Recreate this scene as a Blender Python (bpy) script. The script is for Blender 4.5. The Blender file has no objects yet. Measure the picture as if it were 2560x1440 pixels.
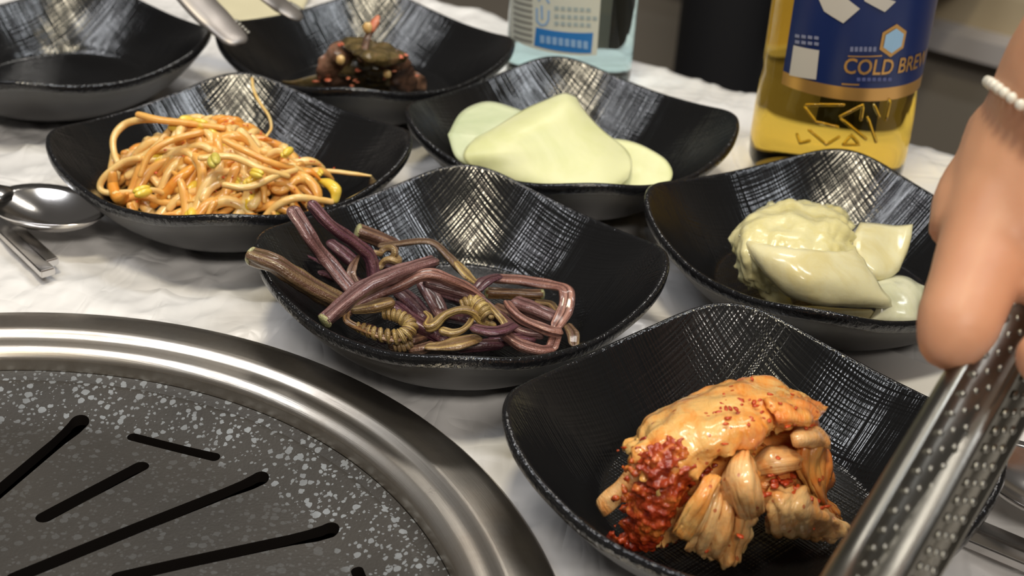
import bpy, bmesh, math, random
import numpy as np
from mathutils import Vector, Matrix, noise
random.seed(7)
V = Vector
SC = bpy.context.scene
COL = SC.collection

# ------------------------------------------------------------------ camera
F, PITCH, ROLL, H = 3524.7, 0.50676, 0.06166, 0.28519
_cp, _sp = math.cos(PITCH), math.sin(PITCH)
FWD = V((0, _cp, -_sp)); _up = V((0, _sp, _cp)); _rt = V((1, 0, 0))
RT = _rt * math.cos(ROLL) + _up * math.sin(ROLL)
UP = -_rt * math.sin(ROLL) + _up * math.cos(ROLL)
EYE = V((0, 0, H))
cam_d = bpy.data.cameras.new('camera'); cam = bpy.data.objects.new('camera', cam_d); COL.objects.link(cam)
m = Matrix.Identity(4)
for i in range(3):
    m[i][0] = RT[i]; m[i][1] = UP[i]; m[i][2] = -FWD[i]; m[i][3] = EYE[i]
cam.matrix_world = m
cam_d.sensor_width = 36.0; cam_d.lens = 36.0 * F / 2560.0
cam_d.clip_start = 0.01; cam_d.clip_end = 60
cam_d.dof.use_dof = True; cam_d.dof.focus_distance = 0.49; cam_d.dof.aperture_fstop = 15.0
SC.camera = cam

# ------------------------------------------------------------------ light and exposure
w = bpy.data.worlds.new('room'); SC.world = w; w.use_nodes = True
w.node_tree.nodes['Background'].inputs[0].default_value = (1.0, 0.93, 0.86, 1)
w.node_tree.nodes['Background'].inputs[1].default_value = 0.10
def area(name, loc, sx, sy, power, col, aim):
    l = bpy.data.lights.new(name, 'AREA'); l.shape = 'RECTANGLE'; l.size = sx; l.size_y = sy
    l.energy = power; l.color = col
    o = bpy.data.objects.new(name, l); COL.objects.link(o); o.location = loc
    o.rotation_euler = (V(aim) - V(loc)).to_track_quat('-Z', 'Y').to_euler()
    return o
area('ceiling_lamp_warm', (-0.12, 0.02, 1.75), 0.20, 0.26, 15, (1.0, 0.89, 0.66), (-0.05, 0.5, 0))
area('ceiling_lamp_cool', (0.85, 0.30, 1.75), 0.10, 0.9, 12, (0.90, 0.95, 1.0), (0.05, 0.5, 0))
area('ceiling_lamp_white', (-0.95, 0.40, 1.75), 0.10, 0.9, 10, (0.94, 0.96, 1.0), (0, 0.5, 0))
area('ceiling_lamp_far', (0.1, 1.45, 1.75), 0.9, 0.16, 10, (1.0, 0.95, 0.88), (0, 0.7, 0))
area('fill_lamp_behind', (0.35, -1.25, 1.65), 0.9, 0.30, 24, (1.0, 0.93, 0.84), (0.05, 0.4, 0))  # unseen fill lamp, added to brighten the sides facing the camera
SC.view_settings.view_transform = 'Standard'; SC.view_settings.look = 'None'
SC.view_settings.exposure = -0.12; SC.view_settings.gamma = 1.0
SC.view_settings.use_curve_mapping = False

# ------------------------------------------------------------------ helpers
def ray(px, py):
    return (FWD + RT * ((px - 1280) / F) - UP * ((py - 720) / F)).normalized()
def at(px, py, z=0.0):
    d = ray(px, py); return EYE + d * ((z - H) / d.z)
def ad(px, py, dist):
    return EYE + ray(px, py) * dist
def tag(o, label=None, cat=None, group=None, kind=None):
    if label: o['label'] = label
    if cat: o['category'] = cat
    if group: o['group'] = group
    if kind: o['kind'] = kind
    return o
def empty(name, loc, label=None, cat=None, group=None, rz=0):
    o = bpy.data.objects.new(name, None); COL.objects.link(o); o.location = loc; o.rotation_euler.z = rz
    o.empty_display_size = 0.01
    return tag(o, label, cat, group)
def link(name, me, mats=None, parent=None, loc=None):
    o = bpy.data.objects.new(name, me); COL.objects.link(o)
    if mats is not None:
        for mm in (mats if isinstance(mats, (list, tuple)) else [mats]): me.materials.append(mm)
    if parent: o.parent = parent
    if loc is not None: o.location = loc
    return o
def mesh(name, vs, fs, smooth=True, uv=None, mi=None, origin=None):
    if origin is not None: vs = [tuple(V(v) - V(origin)) for v in vs]
    me = bpy.data.meshes.new(name); me.from_pydata([tuple(v) for v in vs], [], fs)
    if smooth: me.polygons.foreach_set('use_smooth', [True] * len(me.polygons))
    if uv is not None:
        a = me.attributes.new('uvp', 'FLOAT2', 'POINT')
        a.data.foreach_set('vector', [c for p in uv for c in p])
    if mi is not None: me.polygons.foreach_set('material_index', mi)
    me.update(); return me
def obj(name, vs, fs, mats, parent=None, smooth=True, uv=None, mi=None):
    """one mesh object; its origin is its lowest middle point unless it is a part"""
    if parent is not None:
        top_ = parent
        while top_.parent: top_ = top_.parent
        off = V(top_.location)
        me = mesh(name, vs, fs, smooth, uv, mi, off)
        o = link(name, me, mats, parent)
        return o
    xs = [v[0] for v in vs]; ys = [v[1] for v in vs]; zs = [v[2] for v in vs]
    org = V(((min(xs) + max(xs)) / 2, (min(ys) + max(ys)) / 2, min(zs)))
    return link(name, mesh(name, vs, fs, smooth, uv, mi, org), mats, None, org)
def base_of(pts):
    return V((sum(p[0] for p in pts) / len(pts), sum(p[1] for p in pts) / len(pts), min(p[2] for p in pts)))
def bake(o):
    dg = bpy.context.evaluated_depsgraph_get()
    me = bpy.data.meshes.new_from_object(o.evaluated_get(dg))
    o.modifiers.clear(); o.data = me; return o
def crom(pts, n):
    """Catmull-Rom through pts, n samples"""
    pts = [V(p) for p in pts]
    if len(pts) == 2: pts = [pts[0], (pts[0] + pts[1]) / 2, pts[1]]
    P = [pts[0] * 2 - pts[1]] + pts + [pts[-1] * 2 - pts[-2]]
    L = len(pts) - 1; out = []
    for k in range(n):
        u = k / (n - 1) * L; i = min(int(u), L - 1); t = u - i
        a, b, c, d = P[i], P[i + 1], P[i + 2], P[i + 3]
        out.append(0.5 * (2 * b + (c - a) * t + (2 * a - 5 * b + 4 * c - d) * t * t + (3 * b - a - 3 * c + d) * t ** 3))
    return out
def lerp(a, b, t): return a + (b - a) * t
def samp(arr, t):
    if not isinstance(arr, (list, tuple)): return arr
    u = t * (len(arr) - 1); i = min(int(u), len(arr) - 2); return lerp(arr[i], arr[i + 1], u - i)
def tube(path, rad, ns=8, flat=1.0, cap='round', groove=0.0, gn=3, wob=0.0, seed=0, up=(0, 0, 1), twist=0.0):
    """swept tube along a list of points -> verts, faces, uv"""
    n = len(path); vs = []; uv = []; fs = []
    T = [(path[min(i + 1, n - 1)] - path[max(i - 1, 0)]).normalized() for i in range(n)]
    nrm = V(up) - T[0] * T[0].dot(V(up))
    if nrm.length < 1e-4: nrm = V((1, 0, 0)) - T[0] * T[0].x
    nrm.normalize(); rings = []; Lc = 0
    for i in range(n):
        if i:
            q = T[i - 1].rotation_difference(T[i]); nrm = q @ nrm; nrm = (nrm - T[i] * nrm.dot(T[i])).normalized()
            Lc += (path[i] - path[i - 1]).length
        rings.append((path[i], T[i], nrm.copy(), samp(rad, i / (n - 1)), Lc, i / (n - 1)))
    ext = []
    if cap == 'round':
        p, t, nn, r, l, tt = rings[0]
        for s, k in ((0.80, 0.42), (0.45, 0.78)): ext.insert(0, (p - t * r * s * 0 - t * r * k * 0.8, t, nn, r * s, l, tt))
        rings = sorted(ext, key=lambda x: x[3]) + rings
        p, t, nn, r, l, tt = rings[-1]
        for s, k in ((0.80, 0.42), (0.45, 0.78)): rings.append((p + t * r * k * 0.8, t, nn, r * s, l, tt))
    for (p, t, nn, r, l, tt) in rings:
        bi = t.cross(nn)
        for j in range(ns):
            a = 2 * math.pi * j / ns + twist * tt
            rr = r * (1 - groove * (0.5 + 0.5 * math.cos(gn * a)))
            if wob: rr *= 1 + wob * noise.noise(V((math.cos(a) * 1.2 + seed * 7.1, math.sin(a) * 1.2, l * 140)))
            vs.append(p + nn * (math.cos(a) * rr * flat) + bi * (math.sin(a) * rr)); uv.append((j / ns, l))
    R = len(rings)
    for i in range(R - 1):
        for j in range(ns):
            k = (j + 1) % ns; fs.append((i * ns + j, i * ns + k, (i + 1) * ns + k, (i + 1) * ns + j))
    fs.append(tuple(range(ns - 1, -1, -1))); fs.append(tuple((R - 1) * ns + j for j in range(ns)))
    return vs, fs, uv
def lathe(prof, n=96, c=(0, 0, 0), close=False):
    vs = []; fs = []
    for i in range(n):
        a = 2 * math.pi * i / n
        for r, z in prof: vs.append((c[0] + r * math.cos(a), c[1] + r * math.sin(a), c[2] + z))
    P = len(prof)
    for i in range(n):
        k = (i + 1) % n
        for j in range(P if close else P - 1):
            q = (j + 1) % P; fs.append((i * P + j, k * P + j, k * P + q, i * P + q))
    return vs, fs
def box(c, sx, sy, sz, rz=0):
    ca, sa = math.cos(rz), math.sin(rz); vs = []
    for z in (-1, 1):
        for x, y in ((-1, -1), (1, -1), (1, 1), (-1, 1)):
            a, b = x * sx / 2, y * sy / 2; vs.append((c[0] + a * ca - b * sa, c[1] + a * sa + b * ca, c[2] + z * sz / 2))
    return vs, [(3, 2, 1, 0), (4, 5, 6, 7), (0, 1, 5, 4), (1, 2, 6, 5), (2, 3, 7, 6), (3, 0, 4, 7)]
def join(parts):
    vs = []; fs = []
    for a in parts:
        o = len(vs); vs += list(a[0]); fs += [tuple(i + o for i in f) for f in a[1]]
    return vs, fs
def blob(c, rx, ry, rz, rot=None, n=10, mr=7, amp=0.0, seed=0, fr=200):
    vs = []; fs = []; R = rot or Matrix.Identity(3)
    for i in range(1, mr):
        th = math.pi * i / mr
        for j in range(n):
            a = 2 * math.pi * j / n; d = V((math.sin(th) * math.cos(a), math.sin(th) * math.sin(a), math.cos(th)))
            k = 1 + amp * noise.noise(d * 1.7 + V((seed * 3.3, seed, 0)))
            vs.append(V(c) + R @ V((d.x * rx * k, d.y * ry * k, d.z * rz * k)))
    t = len(vs); vs.append(V(c) + R @ V((0, 0, rz))); vs.append(V(c) + R @ V((0, 0, -rz)))
    for i in range(mr - 2):
        for j in range(n):
            k = (j + 1) % n; fs.append((i * n + j, (i + 1) * n + j, (i + 1) * n + k, i * n + k))
    for j in range(n):
        k = (j + 1) % n; fs.append((t, j, k)); fs.append((t + 1, (mr - 2) * n + k, (mr - 2) * n + j))
    return vs, fs
def sheet(grid, nu=26, nv=26, th=0.0009, amp=0.0, fr=120, ragged=0.0, seed=0, fine=0.0, ruffle=0.0, vein=0.0, round_=False):
    """leaf or slice: bicubic through a grid of points, with folds, ragged edge and thickness"""
    rows = [crom(r, nu) for r in grid]
    cols = [crom([rows[k][i] for k in range(len(rows))], nv) for i in range(nu)]
    g = [[cols[i][j] for i in range(nu)] for j in range(nv)]
    if ragged:
        g2 = [[None] * nu for _ in range(nv)]
        for j in range(nv):
            for i in range(nu):
                u, v = i / (nu - 1), j / (nv - 1)
                e = min(u, v, 1 - u, 1 - v); k = max(0, 1 - e * 5)
                cc = g[nv // 2][nu // 2]
                q = noise.noise(g[j][i] * fr * 2.3 + V((seed, 0, 3))) + 0.6 * noise.noise(g[j][i] * fr * 5.5 + V((seed, 5, 3)))
                g2[j][i] = g[j][i].lerp(cc, k * ragged * (0.5 + q))
        g = g2
    N = [[None] * nu for _ in range(nv)]
    def normals():
        for j in range(nv):
            for i in range(nu):
                a = g[j][min(i + 1, nu - 1)] - g[j][max(i - 1, 0)]; b = g[min(j + 1, nv - 1)][i] - g[max(j - 1, 0)][i]
                q = a.cross(b); N[j][i] = q.normalized() if q.length > 1e-12 else V((0, 0, 1))
    normals()
    if amp or fine or ruffle or vein:
        for j in range(nv):
            for i in range(nu):
                p = g[j][i]; u, v = i / (nu - 1), j / (nv - 1); e = min(u, v, 1 - u, 1 - v)
                d = amp * noise.noise(p * fr + V((seed * 1.3, 2, 0))) + fine * noise.noise(p * fr * 4 + V((seed, 9, 0)))
                d += ruffle * max(0, 1 - e * 4) * noise.noise(p * fr * 2.2 + V((seed, 4, 7)))
                if vein: d += vein * (1.0 - 2.6 * abs(noise.noise(V((u * 5.5 + 0.5 * math.sin(v * 3 + seed), v * 1.3, seed * 2.7)))) - 1.5 * abs(noise.noise(V((u * 12.0, v * 3.0 + u, seed * 1.7)))))
                g[j][i] = p + N[j][i] * d
        normals()
    vs = []; uv = []
    for s in (0.5, -0.5):
        for j in range(nv):
            for i in range(nu):
                u, v = i / (nu - 1), j / (nv - 1); e = min(1, min(u, v, 1 - u, 1 - v) * 8 + 0.25)
                vs.append(g[j][i] + N[j][i] * (th * s * e)); uv.append((u, v))
    fs = []; M = nu * nv
    for j in range(nv - 1):
        for i in range(nu - 1):
            a, b, c, d = j * nu + i, j * nu + i + 1, (j + 1) * nu + i + 1, (j + 1) * nu + i
            fs.append((a, b, c, d)); fs.append((M + d, M + c, M + b, M + a))
    edge = [j * nu for j in range(nv)][::-1] + [i for i in range(1, nu)] + [j * nu + nu - 1 for j in range(1, nv)] + [(nv - 1) * nu + i for i in range(nu - 2, 0, -1)]
    for k in range(len(edge)):
        a, b = edge[k], edge[(k + 1) % len(edge)]; fs.append((b, a, M + a, M + b))
    return vs, fs, uv

# ------------------------------------------------------------------ materials
def newmat(name):
    mt = bpy.data.materials.new(name); mt.use_nodes = True
    nt = mt.node_tree; return mt, nt, nt.nodes['Principled BSDF']
def setp(b, **k):
    for a, v in k.items():
        a = {'base': 'Base Color', 'rough': 'Roughness', 'metal': 'Metallic', 'spec': 'Specular IOR Level', 'sss': 'Subsurface Weight',
             'sssr': 'Subsurface Radius', 'ssss': 'Subsurface Scale', 'coat': 'Coat Weight', 'coatr': 'Coat Roughness', 'trans': 'Transmission Weight',
             'ior': 'IOR', 'aniso': 'Anisotropic', 'alpha': 'Alpha', 'sheen': 'Sheen Weight'}[a]
        b.inputs[a].default_value = (*v, 1) if a == 'Base Color' else v
def nd(nt, t, **ins):
    n = nt.nodes.new(t)
    for k, v in ins.items():
        if hasattr(n, k) and k not in n.inputs: setattr(n, k, v)
        else: n.inputs[k.replace('_', ' ')].default_value = v
    return n
def coords(nt, kind='Object', scale=(1, 1, 1), rot=(0, 0, 0)):
    if kind == 'uvp':
        a = nt.nodes.new('ShaderNodeAttribute'); a.attribute_name = 'uvp'; src = a.outputs['Vector']
    else:
        src = nt.nodes.new('ShaderNodeTexCoord').outputs[kind]
    mp = nt.nodes.new('ShaderNodeMapping'); mp.inputs['Scale'].default_value = scale; mp.inputs['Rotation'].default_value = rot
    nt.links.new(src, mp.inputs['Vector']); return mp.outputs['Vector']
def noise_n(nt, vec, scale, detail=3, rough=0.55, dist=0.0):
    n = nt.nodes.new('ShaderNodeTexNoise'); n.inputs['Scale'].default_value = scale; n.inputs['Detail'].default_value = detail
    n.inputs['Roughness'].default_value = rough; n.inputs['Distortion'].default_value = dist
    nt.links.new(vec, n.inputs['Vector']); return n.outputs['Fac']
def ramp(nt, fac, stops):
    r = nt.nodes.new('ShaderNodeValToRGB'); e = r.color_ramp.elements
    while len(e) < len(stops): e.new(0.5)
    for k, (p, c) in enumerate(stops):
        e[k].position = p; e[k].color = (*c, 1) if len(c) == 3 else c
    nt.links.new(fac, r.inputs['Fac']); return r.outputs['Color']
def mixc(nt, fac, a, b, blend='MIX'):
    n = nt.nodes.new('ShaderNodeMix'); n.data_type = 'RGBA'; n.blend_type = blend
    for sock, v in ((n.inputs[0], fac), (n.inputs[6], a), (n.inputs[7], b)):
        if isinstance(v, bpy.types.NodeSocket): nt.links.new(v, sock)
        elif isinstance(v, (int, float)): sock.default_value = v
        else: sock.default_value = (*v, 1)
    return n.outputs[2]
def mth(nt, op, a, b=0.0, c=None):
    n = nt.nodes.new('ShaderNodeMath'); n.operation = op
    for k, v in enumerate((a, b, c)):
        if v is None: continue
        if isinstance(v, bpy.types.NodeSocket): nt.links.new(v, n.inputs[k])
        else: n.inputs[k].default_value = v
    return n.outputs[0]
def bump(nt, b, h, strength=0.3, dist=0.001, coat=False):
    n = nt.nodes.new('ShaderNodeBump'); n.inputs['Strength'].default_value = strength; n.inputs['Distance'].default_value = dist
    nt.links.new(h, n.inputs['Height']); nt.links.new(n.outputs[0], b.inputs['Normal']); return n
def simple(name, base, rough=0.5, **k):
    mt, nt, b = newmat(name); setp(b, base=base, rough=rough, **k); return mt

def mat_bowl_in():
    mt, nt, b = newmat('black_woven_glaze'); setp(b, base=(0.007, 0.007, 0.0075), rough=0.155, spec=0.5)
    q = math.radians(45)
    va = coords(nt, 'Object', (1, 1, 1), (0, 0, q))
    def band(sx, sy, seed):
        mp = nt.nodes.new('ShaderNodeMapping'); mp.inputs['Scale'].default_value = (sx, sy, 0); mp.inputs['Location'].default_value = (seed, seed, 0)
        nt.links.new(va, mp.inputs['Vector']); return noise_n(nt, mp.outputs[0], 1.0, 2, 0.5)
    n1 = band(1000, 22, 0); n2 = band(22, 1000, 4); k1 = band(330, 16, 9); k2 = band(16, 330, 13)
    a = mth(nt, 'ADD', n1, k1); c = mth(nt, 'ADD', n2, k2)
    sep = nt.nodes.new('ShaderNodeSeparateXYZ'); nt.links.new(va, sep.inputs[0])
    m1 = mth(nt, 'SUBTRACT', noise_n(nt, va, 70, 2), 0.30); m2 = mth(nt, 'SUBTRACT', noise_n(nt, va, 55, 2), 0.30)
    w1 = mth(nt, 'MULTIPLY', mth(nt, 'SINE', mth(nt, 'ADD', mth(nt, 'MULTIPLY', sep.outputs[0], 4600.0), mth(nt, 'MULTIPLY', k1, 14.0))), m1)
    w2 = mth(nt, 'MULTIPLY', mth(nt, 'SINE', mth(nt, 'ADD', mth(nt, 'MULTIPLY', sep.outputs[1], 4600.0), mth(nt, 'MULTIPLY', k2, 14.0))), m2)
    s = mth(nt, 'ADD', a, c); h = mth(nt, 'ADD', mth(nt, 'MULTIPLY', s, 0.8), mth(nt, 'MULTIPLY', mth(nt, 'ADD', w1, w2), 0.8))
    bump(nt, b, h, 0.16, 0.0008)
    return mt
def mat_bowl_out():
    mt, nt, b = newmat('black_matte_shell'); setp(b, base=(0.020, 0.019, 0.019), rough=0.38, spec=0.5)
    v = coords(nt, 'Object', (60, 60, 900)); bump(nt, b, noise_n(nt, v, 1, 2), 0.08, 0.0005); return mt
def mat_bowl_rim():
    mt, nt, b = newmat('black_glossy_rim'); setp(b, base=(0.008, 0.008, 0.009), rough=0.14, spec=0.6)
    v = coords(nt, 'Object'); bump(nt, b, noise_n(nt, v, 420, 3), 0.5, 0.0012); return mt
M_BIN, M_BOUT, M_BRIM = mat_bowl_in(), mat_bowl_out(), mat_bowl_rim()

def mat_steel(name, base=(0.62, 0.60, 0.57), rough=0.24, ani=0.0, sc=(40, 40, 2600), bs=0.06):
    mt, nt, b = newmat(name); setp(b, base=base, rough=rough, metal=1.0, aniso=ani)
    v = coords(nt, 'Object', sc); n = noise_n(nt, v, 1, 3)
    bump(nt, b, n, bs, 0.0006)
    r = nt.nodes.new('ShaderNodeMapRange'); r.inputs['To Min'].default_value = rough * 0.75; r.inputs['To Max'].default_value = rough * 1.5
    nt.links.new(noise_n(nt, coords(nt), 45, 4), r.inputs['Value']); nt.links.new(r.outputs[0], b.inputs['Roughness']); return mt
def mat_ring():
    # brushed around the ring: fine relief that changes only with radius
    mt, nt, b = newmat('brushed_ring_steel'); setp(b, base=(0.56, 0.53, 0.49), rough=0.26, metal=1.0)
    tc = nt.nodes.new('ShaderNodeTexCoord'); sp = nt.nodes.new('ShaderNodeSeparateXYZ'); nt.links.new(tc.outputs['Object'], sp.inputs[0])
    r = mth(nt, 'SQRT', mth(nt, 'ADD', mth(nt, 'MULTIPLY', sp.outputs[0], sp.outputs[0]), mth(nt, 'MULTIPLY', sp.outputs[1], sp.outputs[1])))
    a = mth(nt, 'ARCTAN2', sp.outputs[1], sp.outputs[0])
    cb = nt.nodes.new('ShaderNodeCombineXYZ'); nt.links.new(mth(nt, 'MULTIPLY', r, 3500.0), cb.inputs[0]); nt.links.new(mth(nt, 'MULTIPLY', a, 14.0), cb.inputs[1])
    nt.links.new(mth(nt, 'MULTIPLY', sp.outputs[2], 3500.0), cb.inputs[2])
    n = noise_n(nt, cb.outputs[0], 1.0, 2); bump(nt, b, n, 0.10, 0.0004)
    st = noise_n(nt, tc.outputs['Object'], 38, 5, 0.65)
    c = ramp(nt, st, [(0.35, (0.74, 0.69, 0.62)), (0.62, (0.56, 0.50, 0.43))]); nt.links.new(c, b.inputs['Base Color'])
    rr = nt.nodes.new('ShaderNodeMapRange'); rr.inputs['To Min'].default_value = 0.22; rr.inputs['To Max'].default_value = 0.40
    nt.links.new(st, rr.inputs['Value']); nt.links.new(rr.outputs[0], b.inputs['Roughness']); return mt
def mat_plate():
    mt, nt, b = newmat('speckled_stone_coating'); setp(b, rough=0.46, spec=0.4)
    v = coords(nt); d = noise_n(nt, v, 240, 2)
    vm = nt.nodes.new('ShaderNodeVectorMath'); vm.operation = 'ADD'
    cs = nt.nodes.new('ShaderNodeTexNoise'); cs.inputs['Scale'].default_value = 500; nt.links.new(v, cs.inputs['Vector'])
    sc = nt.nodes.new('ShaderNodeVectorMath'); sc.operation = 'SCALE'; sc.inputs['Scale'].default_value = 0.0016
    nt.links.new(cs.outputs['Color'], sc.inputs[0]); nt.links.new(v, vm.inputs[0]); nt.links.new(sc.outputs[0], vm.inputs[1])
    def dots(scale, thr, soft):
        vo = nt.nodes.new('ShaderNodeTexVoronoi'); vo.inputs['Scale'].default_value = scale; nt.links.new(vm.outputs[0], vo.inputs['Vector'])
        s2 = nt.nodes.new('ShaderNodeSeparateColor'); nt.links.new(vo.outputs['Color'], s2.inputs[0])
        lim = mth(nt, 'MULTIPLY', s2.outputs[0], thr)
        return mth(nt, 'GREATER_THAN', lim, vo.outputs['Distance'])
    d1 = dots(300, 0.46, 0); d2 = dots(560, 0.42, 0); big = noise_n(nt, v, 55, 3)
    tc = nt.nodes.new('ShaderNodeTexCoord'); sp = nt.nodes.new('ShaderNodeSeparateXYZ'); nt.links.new(tc.outputs['Object'], sp.inputs[0])
    r = mth(nt, 'SQRT', mth(nt, 'ADD', mth(nt, 'MULTIPLY', sp.outputs[0], sp.outputs[0]), mth(nt, 'MULTIPLY', sp.outputs[1], sp.outputs[1])))
    wear = nt.nodes.new('ShaderNodeMapRange'); wear.inputs['From Min'].default_value = 0.131; wear.inputs['From Max'].default_value = 0.139
    wear.inputs['To Min'].default_value = 0.16; wear.inputs['To Max'].default_value = 1.0; nt.links.new(r, wear.inputs['Value'])
    sp_f = mth(nt, 'MULTIPLY', mth(nt, 'MAXIMUM', mth(nt, 'MULTIPLY', d1, 0.60), mth(nt, 'MULTIPLY', d2, 0.48)), wear.outputs[0])
    sp_f = mth(nt, 'MULTIPLY', sp_f, mth(nt, 'ADD', mth(nt, 'MULTIPLY', big, 1.2), 0.10))
    g = ramp(nt, noise_n(nt, v, 18, 4), [(0.3, (0.034, 0.031, 0.028)), (0.7, (0.046, 0.041, 0.036))])
    c = mixc(nt, sp_f, g, (0.40, 0.43, 0.46)); nt.links.new(c, b.inputs['Base Color'])
    bump(nt, b, mth(nt, 'ADD', d, noise_n(nt, v, 900, 2)), 0.18, 0.0006); return mt
def mat_cloth():
    mt, nt, b = newmat('crinkled_plastic_film'); setp(b, base=(0.78, 0.76, 0.745), rough=0.27, spec=0.5)
    v1 = coords(nt, 'Object', (1, 2.6, 1), (0, 0, 0.5)); v2 = coords(nt, 'Object', (3.0, 1, 1), (0, 0, -0.4))
    a = noise_n(nt, v1, 17, 1, 0.4, 1.0); c = noise_n(nt, v2, 22, 1, 0.4, 1.2)
    ra = mth(nt, 'ABSOLUTE', mth(nt, 'SUBTRACT', a, 0.5)); rc = mth(nt, 'ABSOLUTE', mth(nt, 'SUBTRACT', c, 0.5))
    bump(nt, b, mth(nt, 'ADD', ra, rc), 0.30, 0.007); return mt
def mat_food(name, c1, c2, c3=None, rough=0.28, sss=0.25, sssr=(0.0012, 0.0008, 0.0004), sc=140, bs=0.25, bscale=600, stripes=0, pos=(0.35, 0.55, 0.72), coat=0.0):
    mt, nt, b = newmat(name); setp(b, rough=rough, spec=0.5, sss=sss, ssss=1.0, coat=coat, coatr=0.12); b.inputs['Subsurface Radius'].default_value = sssr
    v = coords(nt); n = noise_n(nt, v, sc, 4, 0.6, 0.6)
    st = [(pos[0], c1), (pos[1], c2)] + ([(pos[2], c3)] if c3 else [])
    nt.links.new(ramp(nt, n, st), b.inputs['Base Color'])
    h = noise_n(nt, v, bscale, 3)
    if stripes:
        s = noise_n(nt, coords(nt, 'uvp', (stripes, 25, 1)), 1.0, 3); h = mth(nt, 'ADD', mth(nt, 'MULTIPLY', h, 0.4), s)
        c = nt.nodes.new('ShaderNodeMix')
        col = mixc(nt, mth(nt, 'MULTIPLY', ramp(nt, s, [(0.40, (1, 1, 1)), (0.58, (0, 0, 0))]), 0.80), b.inputs['Base Color'].links[0].from_socket, (0.10, 0.04, 0.035))
        nt.nodes.remove(c); nt.links.new(col, b.inputs['Base Color'])
    if stripes: h = mth(nt, 'ADD', h, mth(nt, 'MULTIPLY', noise_n(nt, v, 1300, 2), 0.35))
    bump(nt, b, h, bs, 0.0012 if stripes else 0.0009); return mt
M_STEEL = mat_steel('polished_steel', (0.60, 0.58, 0.56), 0.16, bs=0.03)
M_RING, M_PLATE, M_CLOTH = mat_ring(), mat_plate(), mat_cloth()

# ------------------------------------------------------------------ floor, bench, table
TA = math.atan2(-0.594, 0.804)
EX, EY = V((0.804, -0.594, 0)), V((0.594, 0.804, 0)); E0 = V((0.061, 0.811, 0))
def tf(s, t, z=0.0): return E0 + EX * s + EY * t + V((0, 0, z))
def mat_floor():
    mt, nt, b = newmat('dark_floor'); setp(b, rough=0.5)
    nt.links.new(ramp(nt, noise_n(nt, coords(nt), 6, 5), [(0.3, (0.030, 0.020, 0.015)), (0.7, (0.055, 0.036, 0.024))]), b.inputs['Base Color']); return mt
vs, fs = box((0.3, 1.2, -0.77), 8, 8, 0.04, TA)
o = obj('floor', vs, fs, mat_floor(), smooth=False); tag(o, 'dark brown floor below the table', None, None, 'structure')

vs, fs = box(tf(0.0, 1.75, 0.55), 6.0, 0.08, 2.7, TA)
o = obj('wall_back', vs, fs, simple('wall_paint', (0.30, 0.26, 0.21), 0.7), smooth=False); tag(o, 'plain beige wall behind the bench', None, None, 'structure')
bn = empty('bench', tf(0.25, 1.43, -0.75), 'grey metal bench with beige cushion beyond the far table edge', 'bench')
M_BENCH = simple('bench_panel_grey', (0.30, 0.265, 0.22), 0.45)
vs, fs = box(tf(0.25, 1.44, -0.55), 3.4, 0.44, 0.40, TA); obj('front_panel', vs, fs, M_BENCH, bn, False)
vs, fs = box(tf(0.25, 1.42, -0.335), 3.4, 0.48, 0.03, TA); obj('trim_rail', vs, fs, simple('bench_trim', (0.50, 0.46, 0.44), 0.4), bn, False)
vs, fs = box(tf(0.25, 1.45, -0.295), 3.4, 0.44, 0.05, TA); obj('cushion', vs, fs, simple('bench_cushion', (0.52, 0.42, 0.27), 0.6), bn, False)

GC = V((-0.1624, 0.2773, 0)); GS, GT = 0.138, -0.562
S0, S1, T0, T1 = -0.80, 0.62, -0.92, 0.0
tb = empty('dining_table', tf(-0.1, -0.45, -0.75), 'dining table under white plastic film with round grill cut-out', 'table')
def slab():
    n = 160; vs = []; fs = []
    for zz in (-0.008, -0.036):
        for i in range(n):
            a = 2 * math.pi * i / n; ca, sa = math.cos(a), math.sin(a)
            vs.append(tf(GS + 0.176 * ca, GT + 0.176 * sa, zz))
        for i in range(n):
            a = 2 * math.pi * i / n; ca, sa = math.cos(a), math.sin(a)
            k = min(((S1 if ca > 0 else S0) - GS) / ca if abs(ca) > 1e-6 else 9, ((T1 if sa > 0 else T0) - GT) / sa if abs(sa) > 1e-6 else 9)
            vs.append(tf(GS + k * ca, GT + k * sa, zz))
    for i in range(n):
        j = (i + 1) % n
        fs += [(i, n + i, n + j, j), (2 * n + j, 3 * n + j, 3 * n + i, 2 * n + i), (n + i, 3 * n + i, 3 * n + j, n + j), (j, 2 * n + j, 2 * n + i, i)]
    return vs, fs
vs, fs = slab(); obj('tabletop', vs, fs, simple('table_laminate', (0.28, 0.20, 0.13), 0.4), tb, False)
for s, t in ((S0 + 0.06, T0 + 0.06), (S1 - 0.06, T0 + 0.06), (S0 + 0.06, T1 - 0.10), (S1 - 0.06, T1 - 0.10)):
    vs, fs = box(tf(s, t, -0.392), 0.05, 0.05, 0.716, TA); obj('leg', vs, fs, simple('table_leg_steel', (0.3, 0.3, 0.3), 0.35, metal=1.0), tb, False)

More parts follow.
